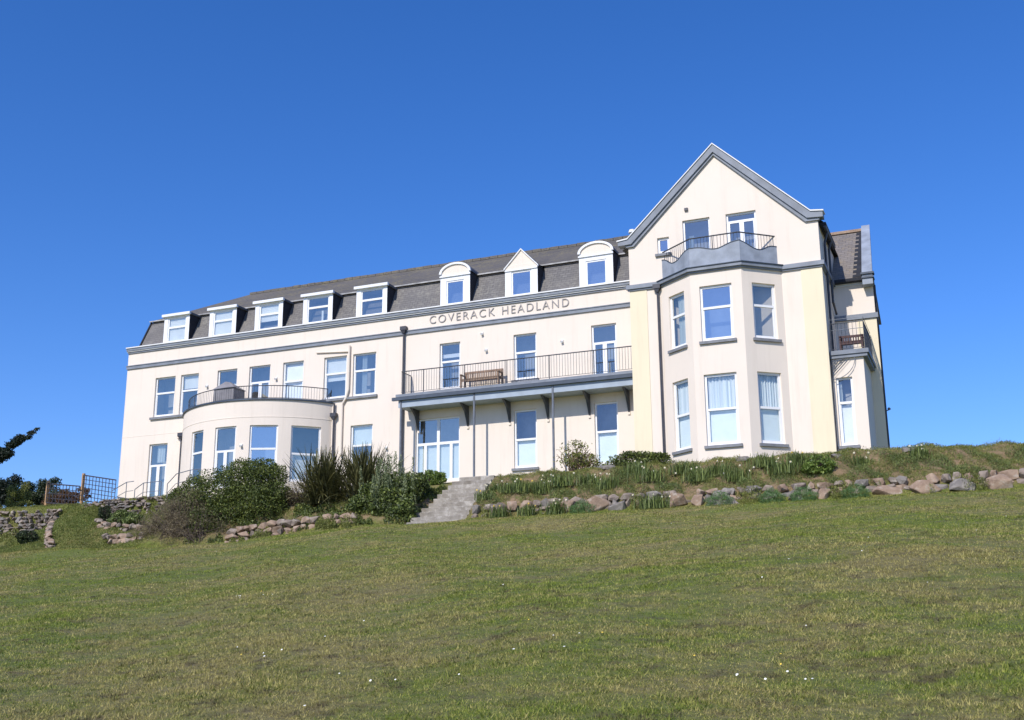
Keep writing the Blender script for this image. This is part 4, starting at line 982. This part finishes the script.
# ------------------------------------------------------------------ benches, covered furniture
def bench(name, x, y, z, L_, mat, label, slats=18, hb=.85):
    root = empty(name, (x, y, z), label, 'bench')
    for sx in (-L_ / 2, L_ / 2 - .06):
        for sy in (-.25, .2):
            b_ = MB(); b_.box(x + sx, x + sx + .06, y + sy, y + sy + .06, z, z + (.62 if sy < 0 else hb), mat); b_.build('leg', root)
        b_ = MB(); b_.box(x + sx - .01, x + sx + .07, y - .28, y + .2, z + .62, z + .66, mat); b_.build('armrest', root)
    b_ = MB()
    for k in range(5): b_.box(x - L_ / 2, x + L_ / 2, y - .26 + k * .1, y - .19 + k * .1, z + .40, z + .44, mat)
    b_.box(x - L_ / 2 + .06, x + L_ / 2 - .06, y - .25, y - .22, z + .32, z + .398, mat); b_.build('seat', root)
    b_ = MB(); b_.box(x - L_ / 2 + .06, x + L_ / 2 - .06, y + .20, y + .25, z + hb - .09, z + hb, mat); b_.box(x - L_ / 2 + .06, x + L_ / 2 - .06, y + .20, y + .25, z + .46, z + .52, mat)
    for k in range(slats): xx = x - L_ / 2 + .10 + (L_ - .2) * k / (slats - 1); b_.box(xx - .022, xx + .022, y + .21, y + .24, z + .52, z + hb - .09, mat)
    b_.build('backrest', root); return root
bench('wooden_bench', -14.9, -.55, 3.865, 1.85, 'wood', 'slatted wooden bench on the long first floor balcony', 20)
bench('wooden_bench', .78, -1.15, 3.585, .85, 'wood_dark', 'short dark slatted bench on the small balcony of the right wing', 8, .78)
root = empty('covered_furniture', (-27.6, -1.2, 3.75), 'grey fitted cover over garden furniture on the curved balcony', 'furniture cover')
m = MB(); x0, x1, y0, y1_ = -28.5, -27.3, -1.5, -.6
bot = [(x0, y0, 3.76), (x1, y0, 3.76), (x1, y1_, 3.76), (x0, y1_, 3.76)]; top = [(x0 + .02, y0 + .03, 4.92), (x1 - .02, y0 + .03, 4.92), (x1 - .02, y1_ - .03, 4.92), (x0 + .02, y1_ - .03, 4.92)]
m.hexa(bot + top, 'cover'); m.build('cover_skirt', root)
m = MB(); a, b_ = (-28.15, -1.05, 5.36), (-27.85, -1.05, 5.30)
t_ = [(x0 - .04, y0 - .02, 4.90), (x1 + .04, y0 - .02, 4.90), (x1 + .04, y1_ + .02, 4.90), (x0 - .04, y1_ + .02, 4.90)]
m.poly([t_[0], t_[1], b_, a], 'cover'); m.poly([t_[1], t_[2], b_], 'cover'); m.poly([t_[2], t_[3], a, b_], 'cover'); m.poly([t_[3], t_[0], a], 'cover'); m.poly(t_, 'cover'); m.build('cover_top', root)

# ------------------------------------------------------------------ trellis fences, handrails
def trellis(xa, za, xb, zb, y, hgt, label, posts):
    root = empty('trellis_fence', (xa, y, h(xa, y)), label, 'fence', 'trellis panels left of the building')
    m = MB(); L_ = xb - xa; ncol = int(L_ / .2)
    for i in range(ncol + 1):
        x = xa + L_ * i / ncol; zt = za + (zb - za) * i / ncol; m.box(x - .016, x + .016, y - .015, y + .0, zt - hgt, zt, 'trellis')
    nr = int(hgt / .2)
    for j in range(nr + 1):
        dz = hgt * j / nr; t = .03 if j in (0, nr) else .016
        m.hexa([(xa, y + .002, za - dz - t), (xb, y + .002, zb - dz - t), (xb, y + .022, zb - dz - t), (xa, y + .022, za - dz - t), (xa, y + .002, za - dz + t), (xb, y + .002, zb - dz + t), (xb, y + .022, zb - dz + t), (xa, y + .022, za - dz + t)], 'trellis')
    m.build('lattice_panel', root)
    for x, zt in posts:
        m = MB(); m.box(x - .06, x + .06, y + .03, y + .14, h(x, y) - .2, zt, 'wood_post'); m.build('fence_post', root)
trellis(-38.6, 1.08, -36.5, .82, -1.2, .95, 'lower dark trellis panel with a pale timber post at its left end', [(-38.66, 1.25)])
trellis(-36.5, 1.40, -34.4, 1.02, -1.0, 1.25, 'taller dark trellis panel nearest the building corner', [(-36.57, 1.5)])
def handrail(pts, posts, label):
    m = MB(); m.tube(pts, .02, 'pipe_grey'); m.tube([(p[0], p[1], p[2] - .45) for p in pts], .014, 'pipe_grey')
    root = empty('metal_handrail', pts[0], label, 'handrail'); m.build('rail', root)
    for i in posts:
        p = pts[i]; m = MB(); m.tube([(p[0], p[1], h(p[0], p[1]) - .1), (p[0], p[1], p[2])], .02, 'pipe_grey'); m.build('post', root)
handrail([(-34.15, -1.5, .42), (-33.28, -1.5, .78), (-32.85, -1.5, .80)], [0, 1], 'thin grey handrail sloping up at the building corner')
handrail([(-32.75, -1.5, .40), (-32.25, -1.5, .68), (-31.2, -1.5, .70)], [0, 1, 2], 'thin grey handrail in front of the left ground floor door')
handrail([(-29.9, -2.6, .35), (-29.3, -2.75, .75), (-28.4, -2.9, .85), (-27.8, -2.95, .85)], [0, 2, 3], 'thin grey handrail at the left side of the curved bow')

# ------------------------------------------------------------------ trees at the left
def dark_tree(x, y, lobes, n, size, mat, label, name='evergreen_tree', branch=None, trunk=True, asp=.4, gap=True):
    gz = h(x, y); root = empty(name, (x, y, gz), label, 'tree'); top = max(l[2] for l in lobes)
    t = MB(); t.tube([(x, y, gz - .2), (x + .05, y, gz + (top - gz) * .5), (x - .05, y, top)], .22, 'bark', 10, .06)
    for l in lobes: t.tube([(x, y, gz + (l[2] - gz) * .45), (x + (l[0] - x) * .5, y + (l[1] - y) * .5, gz + (l[2] - gz) * .8), l[:3]], .07, 'bark', 6, .02)
    t.build('trunk', root, normals=False)
    sub = []
    for l in lobes:
        for k in range(22):
            d = RN.normal(size=3); d /= np.linalg.norm(d); s_ = RN.uniform(.18, .36); q = RN.uniform(.45, .9)
            sub.append((l[0] + d[0] * l[3] * q, l[1] + d[1] * l[4] * q, l[2] + d[2] * l[5] * q, l[3] * s_, l[4] * s_, l[5] * s_))
    c = blob_points(sub, n, .8, .15); soup('crown', leaves(c, size, .5, asp), RN.random(len(c)), mat, root, quads=True)
    if branch:
        t = MB(); t.tube(branch[0], .07, 'bark', 6, .015); t.build('branch', root, normals=False)
        c = blob_points(branch[1], branch[2], .9, .2); soup('branch_foliage', leaves(c, size, .3, asp), RN.random(len(c)), mat, root, quads=True)
bl = []
for k in range(9, 34):
    f = (k + .5) / 34; x = -41.5 + 3.65 * f; z = 1.9 + 1.62 * f ** 1.1; r_ = .50 * (1 - f) + .17
    bl.append((x + RN.normal(0, .03), -3 + RN.normal(0, .12), z + RN.uniform(-.9, .35) * r_, r_ * .75, r_ * .7, r_ * .42))
dark_tree(-44.3, -3.0, [(-44.2, -3, 3.2, 1.7, 1.8, 1.5), (-44.4, -3, 5.0, 1.6, 1.5, 1.6)], 26000, .055, 'leaf_conifer', 'dark conifer whose branch reaches into the sky at the left edge',
          'conifer_tree', branch=([(-43.4, -3, 1.2), (-41.5, -3, 1.75), (-39.5, -3, 2.6), (-37.95, -3, 3.5)], bl, 12000))
dark_tree(-47.5, 5.0, [(-47.6, 5, 1.9, 1.6, 1.3, 1.1), (-49.5, 5, 2.1, 1.8, 1.4, 1.15)], 26000, .07, 'leaf_conifer', 'dark rounded evergreen beyond the wall at the far left')
dark_tree(-44.0, 4.0, [(-44.2, 4, 1.5, 1.3, 1.1, 1.0), (-43.1, 4, 1.1, .8, .8, .7)], 16000, .06, 'leaf_dark', 'dark evergreen bush just left of the trellis post', 'evergreen_bush')
dark_tree(-43.0, 1.0, [(-43.0, 1, .95, .75, .7, 1.0), (-42.5, 1, .3, .8, .6, .5)], 12000, .05, 'leaf_olive', 'paler grey green bush in front of the dark evergreens', 'olive_bush', asp=.25)
dark_tree(-40.6, 2.0, [(-41.3, 2, .6, .9, .6, .5), (-40.2, 2, .7, .8, .6, .55), (-39.3, 2, 1.0, .5, .4, .4)], 5000, .06, 'leaf_red', 'reddish brown bush seen through the trellis', 'russet_bush')
dark_tree(-41.6, -1.2, [(-41.7, -1.2, -.1, .9, .4, .35)], 4000, .04, 'leaf_gorse', 'low yellow flowering gorse on the far left wall', 'gorse_bush')

# ------------------------------------------------------------------ ground cover on the bank (uncountable)
def cover(n, xr_, yr_, size, mat, name, seed, up=1.2, asp=.15, hgt=.12, mask=None, gap=.0):
    x = RN.uniform(*xr_, n); y = RN.uniform(*yr_, n)
    nz = np.sin(x * 1.9 + seed) * np.sin(y * 2.7 + seed * 2) + .6 * np.sin(x * 4.7 + y * 3.1 + seed) + .3 * np.sin(x * 11 + y * 7)
    k = nz > gap; x, y = x[k], y[k]; nz = nz[k]
    if mask is not None: k = mask(x, y); x, y, nz = x[k], y[k], nz[k]
    z = H(x, y) + RN.random(len(x)) * hgt * (.4 + .5 * np.clip(nz, 0, 1.5))
    o = soup(name, leaves(np.stack([x, y, z], -1), size, up, asp), RN.random(len(x)), mat, None, quads=True); o['kind'] = 'stuff'; o['label'] = name.replace('_', ' ') + ' on the bank'
    return o
ns = lambda x, y: (x < -15.2) | (x > -12.3)
cover(150000, (-23, 14), (-6.95, -3.8), .042, 'leaf_olive', 'bank_herbs', 1, gap=-.35, hgt=.16, mask=ns)
cover(80000, (-12.4, 14), (-7.0, -5.1), .05, 'leaf_bulb', 'bank_foliage', 2.2, gap=.0, hgt=.28, mask=ns, asp=.12)
cover(26000, (-23, 14), (-6.9, -4.2), .045, 'leaf_twig', 'dead_stalks', 3.9, gap=.1, hgt=.22, mask=ns, asp=.10)
cover(50000, (-35.8, -27.2), (-7.5, -3.0), .045, 'leaf_olive', 'terrace_weeds', 5.5, gap=-9, hgt=.09, asp=.2)
cover(60000, (-46, -28.5), (-3.2, -1.9), .05, 'leaf_olive', 'wall_top_grass', 6.1, gap=-1, hgt=.14, asp=.12)
cover(34000, (-46, -35.9), (-5.2, -2.4), .05, 'leaf_olive', 'wall_foot_weeds', 7.7, gap=.1, hgt=.2, asp=.2)
cover(20000, (-23, -16), (-7.7, -7.0), .04, 'leaf_olive', 'stone_weeds', 4.4, gap=.2, hgt=.4, asp=.25)
cover(42000, (-12.2, 14), (-7.75, -7.0), .04, 'leaf_olive', 'wall_weeds', 2.9, gap=.62, hgt=.45, asp=.2)
cover(12000, (-36, -28.5), (-2.95, -2.3), .045, 'leaf_olive', 'wall_creeper', 9.9, gap=.35, hgt=.25, asp=.2)
cover(16000, (-46, -35.9), (-3.1, -2.4), .045, 'leaf_olive', 'wall_creeper', 3.3, gap=.3, hgt=.4, asp=.2)
cover(40000, (-25, -15.0), (-7.35, -3.5), .05, 'leaf_green', 'bank_ivy', 8.3, gap=-.1, hgt=.2, asp=.5)

# ------------------------------------------------------------------ lawn grass: blades, thicker near the path of the eye, thinning with distance
def lawn(n):
    az = math.radians(90) + YAW + RN.uniform(-math.radians(40), math.radians(40), n)
    r_ = 5.0 * (57.0 / 5.0) ** (RN.random(n) ** .80)
    x = CAM.x + np.cos(az) * r_; y = CAM.y + np.sin(az) * r_
    # nearly half of the blades gather in small tufts
    nc = 70000; ci = RN.integers(0, nc, n); tuft = (RN.random(n) < .42) & (ci < n)
    azc = math.radians(90) + YAW + RN.uniform(-math.radians(40), math.radians(40), nc); rc = 5.0 * 11.4 ** (RN.random(nc) ** .80)
    gx = CAM.x + np.cos(azc) * rc; gy = CAM.y + np.sin(azc) * rc; sg = .012 + .0022 * rc
    x = np.where(tuft, gx[ci] + RN.normal(size=n) * sg[ci], x); y = np.where(tuft, gy[ci] + RN.normal(size=n) * sg[ci], y); r_ = np.where(tuft, rc[ci], r_)
    tn = np.where(tuft, RN.random(nc)[ci] * .7 + RN.random(n) * .3, RN.random(n)); th = np.where(tuft, (.8 + .9 * RN.random(nc))[ci], .8)
    k = (y < -7.2) & (x > -50); tn, th = tn[k], th[k]; x, y, r_ = x[k], y[k], r_[k]
    # short tufts: density and height vary in patches
    pn = np.sin(x * 1.7 + np.sin(y * 2.3)) * np.sin(y * 1.9 + np.sin(x * 2.9)) + .5 * np.sin(x * 6.1 + y * 4.3) * np.sin(y * 7.3 - x * 3.1)
    hh = (.0165 + .005 * np.clip(pn, -1, 1)) * RN.uniform(.5, 1.5, len(x)) * (1 + r_ * .012); hh = np.maximum(hh, .008) * th
    ww = (.0022 + .00030 * r_) * RN.uniform(.7, 1.3, len(x))
    z = H(x, y) - .004; a = RN.uniform(0, 6.283, len(x)); ln = RN.uniform(.3, 1.5, len(x)); b_ = RN.uniform(0, 6.283, len(x))
    p = np.stack([x, y, z], -1); sd_ = np.stack([np.cos(a), np.sin(a), 0 * a], -1) * ww[:, None]
    tip = p + np.stack([np.cos(b_) * np.sin(ln), np.sin(b_) * np.sin(ln), np.cos(ln)], -1) * (hh * 1.3)[:, None]
    o = soup('lawn_grass', np.stack([p - sd_, p + sd_, tip], 1), tn, 'grass_blades'); o['kind'] = 'stuff'; o['label'] = 'short patchy green and straw coloured lawn grass'
lawn(2000000)
# strip of greener, longer grass at the bank foot and terrace edge
def strip(n, xr_, yr_, hgt, name, mat='leaf_bright', asp=.12):
    x = RN.uniform(*xr_, n); y = RN.uniform(*yr_, n); k = ns(x, y); x, y = x[k], y[k]
    o = soup(name, leaves(np.stack([x, y, H(x, y) + RN.random(len(x)) * hgt], -1), .035, 1.5, asp), RN.random(len(x)), mat, None, quads=True); o['kind'] = 'stuff'; o['label'] = 'longer green grass'
strip(30000, (-36, 14), (-7.7, -7.25), .03, 'bank_foot_grass', 'grass_blades')
strip(60000, (-15.2, 14), (-4.9, -2.4), .04, 'terrace_grass', 'grass_blades')
strip(22000, (-36.2, -33.0), (-7.3, -2.4), .04, 'ramp_grass', 'leaf_bright')
# scattered daisies and fallen white bits
m = MB()
for k in range(64):
    cl = rnd.random()
    r_ = 7 + 26 * rnd.random() ** 1.3; az = math.radians(90) + YAW + math.radians(rnd.uniform(-27, 27))
    if cl < .35: cx_, cy_ = rnd.choice([(-4.6, -30.3), (1.3, -34.5), (3.2, -36), (.6, -36.3), (6, -31.5), (-1.2, -35.2)]); x, y = cx_ + rnd.gauss(0, .3), cy_ + rnd.gauss(0, .3)
    else: x, y = CAM.x + math.cos(az) * r_, CAM.y + math.sin(az) * r_
    if y > -7.8: continue
    z = h(x, y) + .022; s_ = rnd.uniform(.006, .011); mt = 'white_petal' if rnd.random() < .8 else 'yellow_petal'
    tl = rnd.uniform(.3, .9); c = Vector((x, y, z)); u = Vector((1, 0, 0)); v = Vector((0, math.cos(tl), math.sin(tl)))
    m.poly([c + (u * math.cos(q_ * math.pi / 4) + v * math.sin(q_ * math.pi / 4)) * s_ for q_ in range(8)], mt)
o = m.build('lawn_daisies', None, None, (0, 0, 0), normals=False); o['kind'] = 'stuff'; o['label'] = 'tiny white and yellow daisies scattered over the lawn'
